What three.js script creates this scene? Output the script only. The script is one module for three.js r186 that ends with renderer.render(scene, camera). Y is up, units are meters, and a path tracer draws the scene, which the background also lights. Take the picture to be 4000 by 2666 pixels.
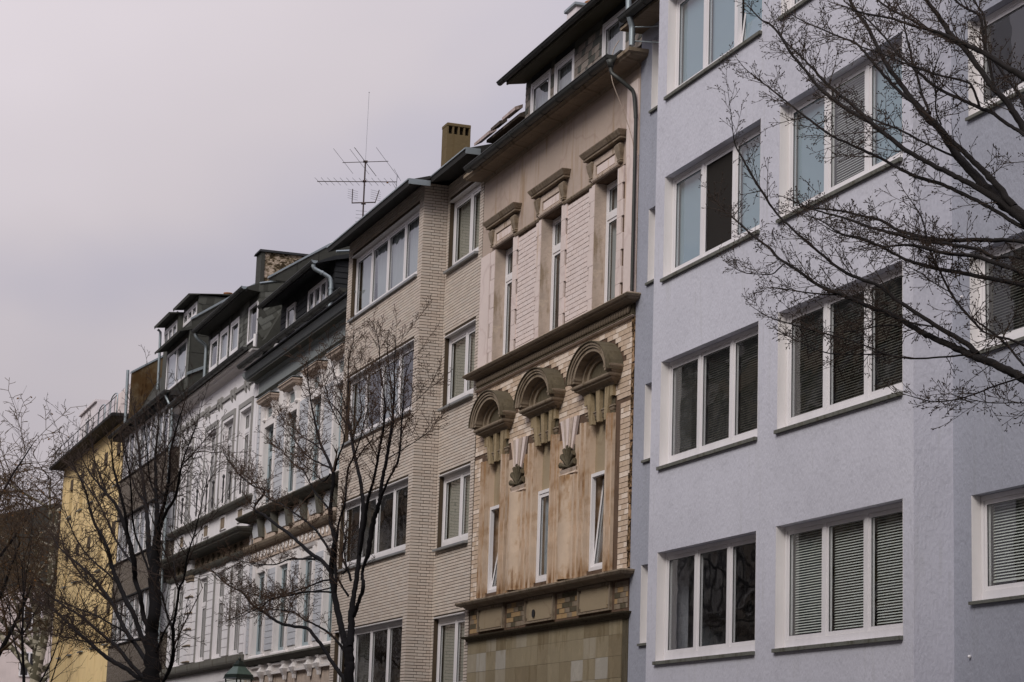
import * as THREE from 'three';
import { mergeGeometries } from 'three/addons/utils/BufferGeometryUtils.js';

// ---------------------------------------------------------------- camera, sky, sun, exposure
const scene = new THREE.Scene();
const camera = new THREE.PerspectiveCamera(2 * Math.atan(1333 / 8787.957) * 180 / Math.PI, 1024 / 682, 0.1, 2000);
camera.position.set(0, 1.6, 13.5);
camera.quaternion.setFromRotationMatrix(new THREE.Matrix4().makeBasis(
  new THREE.Vector3(0.32791721, 0.03267149, -0.94414134),
  new THREE.Vector3(0.17324382, 0.98037367, 0.09409598),
  new THREE.Vector3(0.92868557, -0.19442235, 0.31582127)));
const renderer = new THREE.WebGLRenderer({ antialias: true });
renderer.setSize(1024, 682);
renderer.toneMapping = THREE.LinearToneMapping;
renderer.toneMappingExposure = 1.45;
renderer.shadowMap.enabled = true;

function rng(seed) { let a = seed >>> 0; return () => { a = (a + 0x6D2B79F5) | 0; let t = Math.imul(a ^ (a >>> 15), 1 | a); t = (t + Math.imul(t ^ (t >>> 7), 61 | t)) ^ t; return ((t ^ (t >>> 14)) >>> 0) / 4294967296; }; }
const HASH = (() => { const r = rng(11), h = new Float32Array(65536); for (let i = 0; i < h.length; i++) h[i] = r(); return h; })();
const hsh = (x, y) => HASH[((x * 73856093) ^ (y * 19349663)) & 65535];
function vn(x, y, px, py) {                                    // periodic value noise
  const ix = Math.floor(x), iy = Math.floor(y); let fx = x - ix, fy = y - iy;
  fx = fx * fx * (3 - 2 * fx); fy = fy * fy * (3 - 2 * fy);
  const x0 = ((ix % px) + px) % px, x1 = (x0 + 1) % px, y0 = ((iy % py) + py) % py, y1 = (y0 + 1) % py;
  const a = hsh(x0, y0), b = hsh(x1, y0), c = hsh(x0, y1), d = hsh(x1, y1);
  return a + (b - a) * fx + (c - a) * fy + (a - b - c + d) * fx * fy;
}
function fbm(u, v, fx, fy, oct, g = 0.5) { let s = 0, w = 1, t = 0; for (let o = 0; o < oct; o++) { s += w * vn(u * fx + o * 17, v * fy + o * 31, fx, fy); t += w; w *= g; fx *= 2; fy *= 2; } return s / t; }
const sm = (a, b, x) => { x = Math.min(1, Math.max(0, (x - a) / (b - a))); return x * x * (3 - 2 * x); };
const lerp = (a, b, t) => a + (b - a) * t;

const SUN = new THREE.Vector3(0.44, 0.66, 0.61).normalize();
const RIFT = new THREE.Vector3(-0.945, 0.325, -0.04).normalize();   // thinner cloud, upper left of the view
{ // overcast sky: an even cloud deck with soft billows, a little brighter towards the zenith and where the sun stands behind it
  const W = 1024, H = 512, d = new Float32Array(W * H * 4), dir = new THREE.Vector3();
  for (let j = 0; j < H; j++) for (let i = 0; i < W; i++) {
    const v = (j + 0.5) / H, u = (i + 0.5) / W, th = (v - 0.5) * Math.PI, ph = (u - 0.5) * 2 * Math.PI;
    dir.set(Math.cos(th) * Math.cos(ph), Math.sin(th), Math.cos(th) * Math.sin(ph));
    const y = Math.max(0, dir.y), k = 1 / (y + 0.16);
    const cx = dir.x * k * 1.9 + 40, cz = dir.z * k * 2.6 + 40;
    const n = fbm(cx / 64, cz / 64, 64, 64, 5, 0.5), n2 = fbm(cx / 64 * 0.35 + 0.3, cz / 64 * 0.35, 64, 64, 3);
    const cl = (n - 0.5) * 0.62 + (n2 - 0.5) * 0.55;
    const glow = Math.pow(Math.max(0, dir.dot(SUN)), 3);
    const rift = Math.pow(Math.max(0, dir.dot(RIFT)), 130);
    let L = 1.34 * (1 + 2 * y) / 3 + cl * 0.27 + glow * 0.08 + rift * 0.15;   // CIE overcast
    const warm = sm(-0.06, 0.20, cl + rift * 0.25);
    let r = lerp(0.508, 0.580, warm) * L, g = lerp(0.486, 0.532, warm) * L, b = lerp(0.568, 0.566, warm) * L;
    if (dir.y < 0) { const q = sm(0, -0.05, dir.y); r = lerp(r, 0.16, q); g = lerp(g, 0.15, q); b = lerp(b, 0.16, q); }
    const o = (j * W + i) * 4; d[o] = r; d[o + 1] = g; d[o + 2] = b; d[o + 3] = 1;
  }
  const t = new THREE.DataTexture(d, W, H, THREE.RGBAFormat, THREE.FloatType);
  t.mapping = THREE.EquirectangularReflectionMapping; t.magFilter = THREE.LinearFilter; t.minFilter = THREE.LinearFilter; t.wrapS = THREE.RepeatWrapping; t.needsUpdate = true;
  scene.background = t; scene.environment = t;
}
const sun = new THREE.DirectionalLight(new THREE.Color().setRGB(1.0, 0.955, 0.90), 1.5);
sun.position.copy(SUN).multiplyScalar(120).add(new THREE.Vector3(-50, 0, 0)); sun.target.position.set(-50, 6, 0);
sun.castShadow = true; sun.shadow.radius = 50; sun.shadow.mapSize.set(4096, 4096);
Object.assign(sun.shadow.camera, { left: -110, right: 110, top: 60, bottom: -60, near: 1, far: 300 });
scene.add(sun); scene.add(sun.target);

// ---------------------------------------------------------------- names, things and parts
const used = new Map();
function numbered(n) { const k = used.get(n) || 0; used.set(n, k + 1); return k ? n + '_' + String(k).padStart(3, '0') : n; }
function thing(name, label, category, base = [0, 0, 0], group) {
  const o = new THREE.Group(); o.name = numbered(name); o.position.set(...base); o.userData = { label, category };
  if (group) o.userData.group = group; scene.add(o); o.userData.base = undefined; delete o.userData.base; o._b = base; return o;
}
function mesh(name, geos, m) {
  const g = Array.isArray(geos) ? (geos.length === 1 ? geos[0] : mergeGeometries(geos, false)) : geos;
  const o = new THREE.Mesh(g, m); o.name = name; o.castShadow = o.receiveShadow = true; return o;
}
function part(t, name, geos, m) {                              // geometry in world metres, hung under its thing
  const o = mesh(name, geos, m); o.position.set(-t._b[0], -t._b[1], -t._b[2]); t.add(o); return o;
}
function sub(p, name, geos, m) { const o = mesh(name, geos, m); p.add(o); return o; }   // p is a part (world metres too)
function structure(name, geos, m) { const o = mesh(numbered(name), geos, m); o.userData.kind = 'structure'; scene.add(o); return o; }
const stuff = o => { o.userData.kind = 'stuff'; return o; };

// ---------------------------------------------------------------- geometry helpers (all non-indexed, uv in metres)
function uvw(g) {
  if (g.index) g = g.toNonIndexed();
  for (const k of Object.keys(g.attributes)) if (!['position', 'normal', 'uv'].includes(k)) g.deleteAttribute(k);
  const p = g.attributes.position, n = g.attributes.normal, uv = new Float32Array(p.count * 2);
  for (let i = 0; i < p.count; i += 3) {
    const nx = Math.abs(n.getX(i) + n.getX(i + 1) + n.getX(i + 2)), ny = Math.abs(n.getY(i) + n.getY(i + 1) + n.getY(i + 2)), nz = Math.abs(n.getZ(i) + n.getZ(i + 1) + n.getZ(i + 2));
    for (let k = i; k < i + 3; k++) {
      const x = p.getX(k), y = p.getY(k), z = p.getZ(k);
      if (nz >= nx && nz >= ny) { uv[2 * k] = x; uv[2 * k + 1] = y; } else if (nx >= ny) { uv[2 * k] = z + 0.37; uv[2 * k + 1] = y; } else { uv[2 * k] = x; uv[2 * k + 1] = z; }
    }
  }
  g.setAttribute('uv', new THREE.BufferAttribute(uv, 2)); g.clearGroups(); return g;
}
function fromTris(P) { const g = new THREE.BufferGeometry(); g.setAttribute('position', new THREE.Float32BufferAttribute(P, 3)); g.computeVertexNormals(); return uvw(g); }
function quad(P, a, b, c, d) { P.push(...a, ...b, ...c, ...a, ...c, ...d); }
function hexa(b, t) {                                           // 8 corners: bottom ring ccw from above, top ring
  const P = [];
  for (let i = 0; i < 4; i++) { const j = (i + 1) % 4; quad(P, b[i], b[j], t[j], t[i]); }
  quad(P, t[0], t[1], t[2], t[3]); quad(P, b[3], b[2], b[1], b[0]); return fromTris(P);
}
function bx(x0, x1, y0, y1, z0, z1) {
  return hexa([[x0, y0, z1], [x1, y0, z1], [x1, y0, z0], [x0, y0, z0]], [[x0, y1, z1], [x1, y1, z1], [x1, y1, z0], [x0, y1, z0]]);
}
function plate(x0, x1, y0, y1, zf, th, holes = []) {           // slab in the xy plane with rectangular or polygon openings
  const s = new THREE.Shape([[x0, y0], [x1, y0], [x1, y1], [x0, y1]].map(p => new THREE.Vector2(...p)));
  for (const h of holes) s.holes.push(new THREE.Path((h.length === 4 && typeof h[0] === 'number' ? [[h[0], h[2]], [h[0], h[3]], [h[1], h[3]], [h[1], h[2]]] : h).map(p => new THREE.Vector2(...p))));
  const g = new THREE.ExtrudeGeometry(s, { depth: th, bevelEnabled: false, curveSegments: 10 }); g.translate(0, 0, zf - th); return uvw(g);
}
function poly(pts, z0, z1) {                                    // xy outline extruded along z
  const g = new THREE.ExtrudeGeometry(new THREE.Shape(pts.map(p => new THREE.Vector2(...p))), { depth: z1 - z0, bevelEnabled: false }); g.translate(0, 0, z0); return uvw(g);
}
function polyX(pts, x0, x1) {                                   // (z, y) outline extruded along x
  const g = new THREE.ExtrudeGeometry(new THREE.Shape(pts.map(p => new THREE.Vector2(-p[0], p[1]))), { depth: x1 - x0, bevelEnabled: false });
  g.rotateY(Math.PI / 2); g.translate(x0, 0, 0); return uvw(g);  // local x -> -z, so -(-z) = z
}
function hood(xl, xr, zf, zb, prof) {                           // moulding: rectangle xl..xr standing zf proud, grown by each profile offset, with returns at both ends
  const P = [], R = prof.map(([o, y]) => [[xl - o, y, zb], [xl - o, y, zf + o], [xr + o, y, zf + o], [xr + o, y, zb]]);
  for (let i = 0; i + 1 < R.length; i++) for (let k = 0; k < 3; k++) quad(P, R[i][k], R[i][k + 1], R[i + 1][k + 1], R[i + 1][k]);
  const a = R[0], b = R[R.length - 1]; quad(P, a[3], a[2], a[1], a[0]); quad(P, b[0], b[1], b[2], b[3]);
  for (let i = 0; i + 1 < R.length; i++) quad(P, R[i][3], R[i][0], R[i + 1][0], R[i + 1][3]);
  return fromTris(P);
}
const V = (x, y, z) => new THREE.Vector3(x, y, z);
function tube(pts, r, sides = 8, segs = 0, closed = true) {
  const c = pts.length === 2 ? new THREE.LineCurve3(V(...pts[0]), V(...pts[1])) : new THREE.CatmullRomCurve3(pts.map(p => V(...p)), false, 'catmullrom', 0.3);
  const n = segs || (pts.length === 2 ? 1 : pts.length * 4), gs = [new THREE.TubeGeometry(c, n, r, sides)];
  const g = uvw(gs[0]); if (!closed) return g;
  const caps = [0, 1].map(t => { const k = new THREE.CircleGeometry(r, sides), p = c.getPoint(t), d = c.getTangent(t).multiplyScalar(t ? 1 : -1); k.applyQuaternion(new THREE.Quaternion().setFromUnitVectors(V(0, 0, 1), d)); k.translate(p.x, p.y, p.z); return uvw(k); });
  return mergeGeometries([g, ...caps]);
}
function lathe(prof, x, y, z, n = 16) { const g = new THREE.LatheGeometry(prof.map(p => new THREE.Vector2(...p)), n); g.translate(x, y, z); return uvw(g); }
function halfPipe(x0, x1, y, z, r) {                            // half-round gutter with thickness and end plates, open on top
  const P = [], n = 10, a = i => Math.PI + Math.PI * i / n, pt = (x, i, q) => [x, y + q * Math.sin(a(i)), z + q * Math.cos(a(i))], q = r - 0.006;
  for (let i = 0; i < n; i++) { quad(P, pt(x0, i, r), pt(x0, i + 1, r), pt(x1, i + 1, r), pt(x1, i, r)); quad(P, pt(x0, i + 1, q), pt(x0, i, q), pt(x1, i, q), pt(x1, i + 1, q)); }
  for (const x of [x0, x1]) for (let i = 0; i < n; i++) P.push(x, y, z, ...pt(x, x === x0 ? i : i + 1, r), ...pt(x, x === x0 ? i + 1 : i, r));
  quad(P, pt(x0, 0, r), pt(x1, 0, r), pt(x1, 0, q), pt(x0, 0, q)); quad(P, pt(x0, n, q), pt(x1, n, q), pt(x1, n, r), pt(x0, n, r));
  return mergeGeometries([fromTris(P), tube([[x0, y, z + r], [x1, y, z + r]], 0.014, 6)]);
}
// ---------------------------------------------------------------- procedural surfaces
const s8 = x => { x = Math.min(1, Math.max(0, x)); return Math.round(255 * (x <= 0.0031308 ? 12.92 * x : 1.055 * Math.pow(x, 1 / 2.4) - 0.055)); };
function surf(w, h, mx, my, fn) {                               // fn(u, v) -> [r, g, b, bump], linear; tile of mx by my metres
  const c = new Uint8Array(w * h * 4), b = new Uint8Array(w * h * 4);
  for (let j = 0; j < h; j++) for (let i = 0; i < w; i++) {
    const q = fn((i + 0.5) / w, (j + 0.5) / h), o = (j * w + i) * 4;
    c[o] = s8(q[0]); c[o + 1] = s8(q[1]); c[o + 2] = s8(q[2]); c[o + 3] = 255;
    b[o] = b[o + 1] = b[o + 2] = Math.max(0, Math.min(255, Math.round(q[3] * 255))); b[o + 3] = 255;
  }
  const mk = (d, s) => { const t = new THREE.DataTexture(d, w, h, THREE.RGBAFormat); t.wrapS = t.wrapT = THREE.RepeatWrapping; t.magFilter = THREE.LinearFilter; t.minFilter = THREE.LinearMipmapLinearFilter; t.generateMipmaps = true; t.repeat.set(1 / mx, 1 / my); if (s) t.colorSpace = THREE.SRGBColorSpace; t.needsUpdate = true; return t; };
  return { map: mk(c, true), bumpMap: mk(b, false) };
}
const col = (r, g, b) => new THREE.Color().setRGB(r, g, b);
function M(c, o = {}, tx = null, bump = 0) {
  const m = new THREE.MeshPhysicalMaterial({ color: col(...c), roughness: 0.85, specularIntensity: (o.roughness ?? 0.85) > 0.6 ? 0.3 : 1, side: THREE.DoubleSide, ...o });
  if (tx) { m.map = tx.map; if (bump) { m.bumpMap = tx.bumpMap; m.bumpScale = bump; } }
  return m;
}
const T = {
  plaster: surf(1024, 1024, 5.3, 5.3, (u, v) => { const f = fbm(u, v, 210, 140, 3), g = fbm(u + 0.3, v, 5, 5, 6, 0.58), p = fbm(u, v + 0.5, 50, 80, 3), d = fbm(u + 0.1, v, 44, 3, 4, 0.6), w = sm(0.58, 0.72, d * 0.6 + g * 0.42), c = sm(0.012, 0.0, Math.abs(fbm(u + 0.6, v + 0.2, 4, 3, 5) - 0.5)) * sm(0.5, 0.6, g); const k = (0.9 + 0.17 * (g - 0.5) + 0.10 * (f - 0.5) + (p > 0.66 ? -0.05 : 0)) * (1 - 0.07 * w) * (1 - 0.12 * c); return [k, k * 1.0, k * (1.005 - 0.02 * w), sm(0.25, 0.75, f) * 0.75 + 0.25 * p]; }),
  smooth: surf(512, 512, 3.1, 3.1, (u, v) => { const g = fbm(u, v, 4, 4, 6, 0.55), d = fbm(u, v, 40, 6, 4), k = 0.9 + 0.16 * (g - 0.5) + 0.08 * (d - 0.5); return [k, k * 0.997, k * 0.99, fbm(u, v, 60, 60, 3)]; }),
  oldwall: surf(1024, 1024, 6.3, 5.1, (u, v) => { const g = fbm(u, v, 4, 4, 6, 0.6), d = fbm(u, v, 46, 4, 4, 0.6), s = sm(0.55, 0.78, d * 0.65 + g * 0.4), p = sm(0.62, 0.72, fbm(u + 0.5, v, 9, 9, 5, 0.6)), cr = sm(0.035, 0.0, Math.abs(fbm(u, v + 0.2, 6, 5, 4) - 0.5)) * 0.25; const k = 0.92 + 0.2 * (g - 0.5); return [k * (1 - 0.22 * s + 0.06 * p) * (1 - cr * 0.4), k * (1 - 0.3 * s + 0.05 * p) * (1 - cr * 0.5), k * (1 - 0.42 * s + 0.06 * p) * (1 - cr * 0.5), fbm(u, v, 90, 80, 4) * 0.7 + 0.3 * (1 - cr)]; }),
  grime: surf(1024, 1024, 4.4, 5.7, (u, v) => { const d = fbm(u, v, 30, 6, 4, 0.6), e = fbm(u + 0.4, v + 0.1, 70, 7, 3), g = fbm(u, v, 6, 6, 6, 0.66), q = fbm(u + 0.7, v + 0.2, 13, 16, 5, 0.6); const s = sm(0.44, 0.62, g * 0.5 + q * 0.36 + d * 0.16), s2 = sm(0.60, 0.70, e * 0.4 + g * 0.4 + q * 0.22), p = sm(0.62, 0.68, fbm(u, v + 0.3, 11, 12, 5, 0.64)); const k = 0.94 + 0.3 * (q - 0.5); return [k * lerp(1, 0.58, s) * (1 - 0.45 * s2) + 0.08 * p, k * lerp(1, 0.45, s) * (1 - 0.52 * s2) + 0.08 * p, k * lerp(1, 0.31, s) * (1 - 0.58 * s2) + 0.08 * p, fbm(u, v, 110, 120, 4) * 0.6 + 0.4 * g]; }),
  stone: surf(512, 512, 1.9, 1.9, (u, v) => { const g = fbm(u, v, 6, 6, 6, 0.62), d = fbm(u, v, 26, 4, 4), s = sm(0.5, 0.7, d * 0.5 + g * 0.5), l = sm(0.66, 0.74, fbm(u + 0.2, v + 0.7, 14, 14, 4, 0.6)); const k = 0.86 + 0.4 * (g - 0.5); return [k * (1 - 0.4 * s) + 0.12 * l, k * (1 - 0.43 * s) + 0.12 * l, k * (1 - 0.5 * s) + 0.09 * l, fbm(u, v, 70, 70, 4)]; }),
  slabs: surf(512, 512, 2.9, 2.3, (u, v) => { const g = fbm(u, v, 6, 5, 6, 0.62), d = fbm(u, v, 30, 5, 4, 0.6), s = sm(0.5, 0.72, d * 0.5 + g * 0.5), l = sm(0.64, 0.7, fbm(u + 0.2, v + 0.7, 13, 6, 4, 0.6)); const k = 0.92 + 0.3 * (g - 0.5); return [k * (1 - 0.25 * s) + 0.1 * l, k * (1 - 0.28 * s) + 0.1 * l, k * (1 - 0.34 * s) + 0.1 * l, fbm(u, v, 70, 70, 4)]; }),
  pebble: surf(512, 512, 1.6, 1.6, (u, v) => { const a = fbm(u, v, 74, 74, 2, 0.5), b = fbm(u + 0.5, v, 130, 130, 1), g = fbm(u, v, 4, 4, 4); const t = sm(0.36, 0.68, a * 0.75 + b * 0.25), k = lerp(0.3, 1.15, t) * (0.85 + 0.3 * g); return [k, k * 0.95, k * 0.88, t]; }),
  slate: surf(256, 256, 0.9, 0.9, (u, v) => { const g = fbm(u, v, 5, 8, 5, 0.6), k = 0.75 + 0.5 * g; return [k, k, k, fbm(u, v, 30, 40, 3)]; }),
  bark: surf(256, 512, 0.25, 0.9, (u, v) => { const g = fbm(u, v, 12, 5, 5, 0.6), k = 0.6 + 0.8 * g; return [k, k * 0.97, k * 0.93, g]; }),
  plane: surf(256, 512, 0.8, 1.6, (u, v) => { const g = fbm(u, v, 6, 8, 4, 0.55), t = sm(0.46, 0.54, g), k = 0.85 + 0.3 * fbm(u, v, 40, 40, 3); return [lerp(0.10, 0.42, t) * k, lerp(0.09, 0.38, t) * k, lerp(0.06, 0.29, t) * k, g]; }),
  rubble: surf(512, 512, 1.7, 1.25, (u, v) => { const a = fbm(u, v, 22, 26, 5, 0.6), g = fbm(u + 0.3, v, 4, 5, 4), t = sm(0.42, 0.62, a * 0.6 + g * 0.4), h = sm(0.5, 0.42, a) * sm(0.45, 0.6, 1 - g); return [lerp(0.17, 0.52, t) * (1 - 0.7 * h), lerp(0.13, 0.42, t) * (1 - 0.72 * h), lerp(0.08, 0.33, t) * (1 - 0.75 * h), a]; }),
  asphalt: surf(256, 256, 1.3, 1.3, (u, v) => { const a = fbm(u, v, 60, 60, 3), k = 0.7 + 0.6 * a; return [k, k, k, a]; }),
  wave: surf(256, 256, 2.6, 2.2, (u, v) => [1, 1, 1, fbm(u, v, 3, 4, 3, 0.45)]),
  metal: surf(256, 256, 1.1, 1.1, (u, v) => { const g = fbm(u, v, 6, 9, 5, 0.6), k = 0.8 + 0.4 * g; return [k, k, k, g]; }),
};
const K = {
  blue: M([0.64, 0.635, 0.695], { roughness: 0.95 }, T.plaster, 0.0024),
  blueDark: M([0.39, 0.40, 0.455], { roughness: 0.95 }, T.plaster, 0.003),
  reveal: M([0.82, 0.785, 0.77], { roughness: 0.8 }, T.smooth),
  pvc: M([0.85, 0.82, 0.825], { roughness: 0.38 }, T.smooth),
  pvcOld: M([0.70, 0.67, 0.66], { roughness: 0.5 }, T.smooth),
  blueFrame: M([0.38, 0.46, 0.49], { roughness: 0.45 }, T.smooth),
  sillStone: M([0.16, 0.16, 0.14], { roughness: 0.8 }, T.stone, 0.004),
  sillMetal: M([0.30, 0.31, 0.31], { roughness: 0.45, metalness: 0.4 }, T.metal),
  screen: M([0.022, 0.019, 0.016], { roughness: 0.8 }),
  seal: M([0.015, 0.015, 0.016], { roughness: 0.6 }),
  glass: new THREE.MeshPhysicalMaterial({ color: col(0.93, 0.96, 0.96), roughness: 0.015, transmission: 1, thickness: 0, ior: 1.85, bumpMap: T.wave.bumpMap, bumpScale: 0.012, side: THREE.DoubleSide }),
  glassOld: new THREE.MeshPhysicalMaterial({ color: col(0.9, 0.92, 0.9), roughness: 0.02, transmission: 1, thickness: 0, ior: 1.45, bumpMap: T.wave.bumpMap, bumpScale: 0.015, side: THREE.DoubleSide }),
  slat: M([0.66, 0.67, 0.62], { roughness: 0.55 }),
  slatDark: M([0.10, 0.095, 0.075], { roughness: 0.55 }),
  shade: M([0.27, 0.26, 0.215], { roughness: 0.9 }),
  shadeSkyTint: M([0.25, 0.335, 0.39], { roughness: 0.9 }),  // blue of the reflected sky is put into this blind colour
  net: M([0.42, 0.44, 0.46], { roughness: 0.95, transmission: 0.3, thickness: 0 }),
  room: M([0.16, 0.15, 0.13], { roughness: 0.95 }),
  upper: M([0.475, 0.38, 0.315], { roughness: 0.92 }, T.oldwall, 0.004),
  cream: M([0.76, 0.645, 0.595], { roughness: 0.85 }, T.oldwall, 0.005),
  creamStain: M([0.585, 0.455, 0.34], { roughness: 0.9 }, T.grime, 0.006),
  panelOchre: M([0.36, 0.285, 0.19], { roughness: 0.92 }, T.oldwall, 0.005),
  mould: M([0.30, 0.238, 0.175], { roughness: 0.92 }, T.stone, 0.006),
  mouldPale: M([0.60, 0.485, 0.40], { roughness: 0.9 }, T.stone, 0.005),
  ochre: M([0.40, 0.31, 0.19], { roughness: 0.92 }, T.stone, 0.006),
  darkStone: M([0.13, 0.108, 0.072], { roughness: 0.95 }, T.stone, 0.008),
  jointBrown: M([0.15, 0.098, 0.068], { roughness: 0.95 }, T.stone, 0.004),
  ruin: M([0.75, 0.6, 0.45], { roughness: 1 }, T.rubble, 0.02),
  mortar: M([0.075, 0.055, 0.036], { roughness: 0.95 }, T.slate, 0.003),
  whiteA: M([0.84, 0.81, 0.82], { roughness: 0.85 }, T.smooth, 0.002),
  whiteB: M([0.83, 0.785, 0.765], { roughness: 0.85 }, T.smooth, 0.002),
  ashlar: M([0.56, 0.57, 0.60], { roughness: 0.85 }, T.smooth, 0.003),
  trimGrey: M([0.33, 0.32, 0.305], { roughness: 0.8 }, T.smooth),
  trimMid: M([0.20, 0.192, 0.168], { roughness: 0.8 }, T.stone, 0.003),
  trimDark: M([0.125, 0.12, 0.10], { roughness: 0.8 }, T.stone, 0.003),
  cornGrey: M([0.30, 0.325, 0.325], { roughness: 0.75 }, T.smooth, 0.002),
  slate: M([0.085, 0.086, 0.074], { roughness: 0.72 }, T.slate, 0.004),
  slateB: M([0.135, 0.138, 0.122], { roughness: 0.66 }, T.slate, 0.004),
  slateC: M([0.055, 0.055, 0.047], { roughness: 0.75 }, T.slate, 0.004),
  slateD: M([0.028, 0.029, 0.031], { roughness: 0.7 }, T.slate, 0.003),
  shingle: M([0.20, 0.17, 0.145], { roughness: 0.8 }, T.slate, 0.006),
  shingleB: M([0.26, 0.225, 0.195], { roughness: 0.8 }, T.slate, 0.006),
  eave: M([0.035, 0.034, 0.032], { roughness: 0.7 }, T.slate),
  fascia: M([0.085, 0.076, 0.05], { roughness: 0.7 }, T.smooth),
  zinc: M([0.33, 0.375, 0.39], { roughness: 0.42, metalness: 0.55 }, T.metal),
  zincDark: M([0.055, 0.057, 0.052], { roughness: 0.5, metalness: 0.35 }, T.metal),
  iron: M([0.03, 0.03, 0.032], { roughness: 0.55 }),
  antenna: M([0.055, 0.035, 0.03], { roughness: 0.6, metalness: 0.3 }),
  antennaThin: M([0.22, 0.23, 0.25], { roughness: 0.5, metalness: 0.5 }),
  concrete: M([0.155, 0.115, 0.06], { roughness: 0.95 }, T.oldwall, 0.008),
  chimneyWhite: M([0.78, 0.72, 0.73], { roughness: 0.85 }, T.smooth),
  rubble: M([1, 1, 1], { roughness: 1 }, T.rubble, 0.03),
  terracotta: M([0.28, 0.13, 0.06], { roughness: 0.8 }),
  pebble: M([0.27, 0.235, 0.205], { roughness: 1 }, T.pebble, 0.02),
  band: M([0.045, 0.043, 0.042], { roughness: 0.8 }, T.slate),
  brownWall: M([0.125, 0.09, 0.05], { roughness: 0.95 }, T.grime, 0.006),
  yellow: M([0.87, 0.66, 0.34], { roughness: 0.9 }, T.oldwall, 0.004),
  winBrown: M([0.10, 0.075, 0.05], { roughness: 0.7 }),
  pinkWall: M([0.76, 0.66, 0.63], { roughness: 0.9 }, T.smooth),
  tilePink: M([0.50, 0.40, 0.38], { roughness: 0.8 }, T.stone, 0.004),
  tileDark: M([0.10, 0.08, 0.065], { roughness: 0.85 }, T.stone, 0.006),
  bark1: M([0.024, 0.021, 0.020], { roughness: 0.95 }, T.bark, 0.006),
  bark3: M([0.011, 0.010, 0.011], { roughness: 0.95 }, T.bark, 0.006),
  twig: M([0.046, 0.033, 0.025], { roughness: 0.9 }),
  twig2: M([0.066, 0.042, 0.028], { roughness: 0.9 }),
  twig3: M([0.040, 0.028, 0.022], { roughness: 0.9 }),
  planeBark: M([0.85, 0.85, 0.85], { roughness: 0.95 }, T.plane, 0.006),
  farTwig: M([0.075, 0.050, 0.030], { roughness: 0.95 }),
  leaf: M([0.22, 0.11, 0.04], { roughness: 0.9 }),
  road: M([0.06, 0.06, 0.062], { roughness: 0.95 }, T.asphalt, 0.004),
  paving: M([0.17, 0.16, 0.155], { roughness: 0.95 }, T.stone, 0.003),
  kerb: M([0.30, 0.295, 0.28], { roughness: 0.95 }, T.stone, 0.003),
  ground: M([0.16, 0.15, 0.13], { roughness: 1 }, T.stone),
  lampGreen: M([0.016, 0.026, 0.022], { roughness: 0.4 }, T.metal),
  lampPane: M([0.085, 0.13, 0.105], { roughness: 0.3 }, T.metal),
  lampGlass: new THREE.MeshPhysicalMaterial({ color: col(0.9, 0.93, 0.9), roughness: 0.1, transmission: 1, thickness: 0, ior: 1.5, side: THREE.DoubleSide }),
  opp1: M([0.42, 0.39, 0.33], { roughness: 0.9 }, T.smooth), opp2: M([0.30, 0.26, 0.21], { roughness: 0.9 }, T.smooth), opp3: M([0.48, 0.47, 0.44], { roughness: 0.9 }, T.smooth),
  oppGlass: M([0.02, 0.02, 0.022], { roughness: 0.1 }),
};
// ---------------------------------------------------------------- windows and other building kit
const ring = (x0, x1, y0, y1, zf, th, w, wb = w, wt = w) => plate(x0, x1, y0, y1, zf, th, [[x0 + w, x1 - w, y0 + wb, y1 - wt]]);
function pane(x0, x1, y0, y1, z) { const P = []; quad(P, [x0, y0, z], [x1, y0, z], [x1, y1, z], [x0, y1, z]); return fromTris(P); }
function net(x0, x1, y0, y1, z, seed, amp = 0.02) {             // hanging curtain with folds, drawn a little aside at the bottom
  const P = [], n = 40, r = rng(seed), ph = r() * 6, f1 = 34 + r() * 14, pull = (r() - 0.3) * 0.16;
  const pt = (i, k) => { const u = i / n, v = k / 4, x = x0 + (x1 - x0) * u + pull * (1 - v) * (1 - v) * (1 - u); return [x, y0 + (y1 - y0) * v, z + amp * Math.sin(u * f1 * (x1 - x0) + ph) + amp * 0.5 * Math.sin(u * 77 + v)]; };
  for (let i = 0; i < n; i++) for (let k = 0; k < 4; k++) quad(P, pt(i, k), pt(i + 1, k), pt(i + 1, k + 1), pt(i, k + 1));
  return fromTris(P);
}
const slatCache = new Map();
function slatGeo(w) { const k = w.toFixed(3); if (!slatCache.has(k)) { const g = bx(-w / 2, w / 2, -0.0006, 0.0006, -0.0125, 0.0125); g.rotateX(0.75); slatCache.set(k, g); } return slatCache.get(k); }
let slatBudget = 300;
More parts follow.
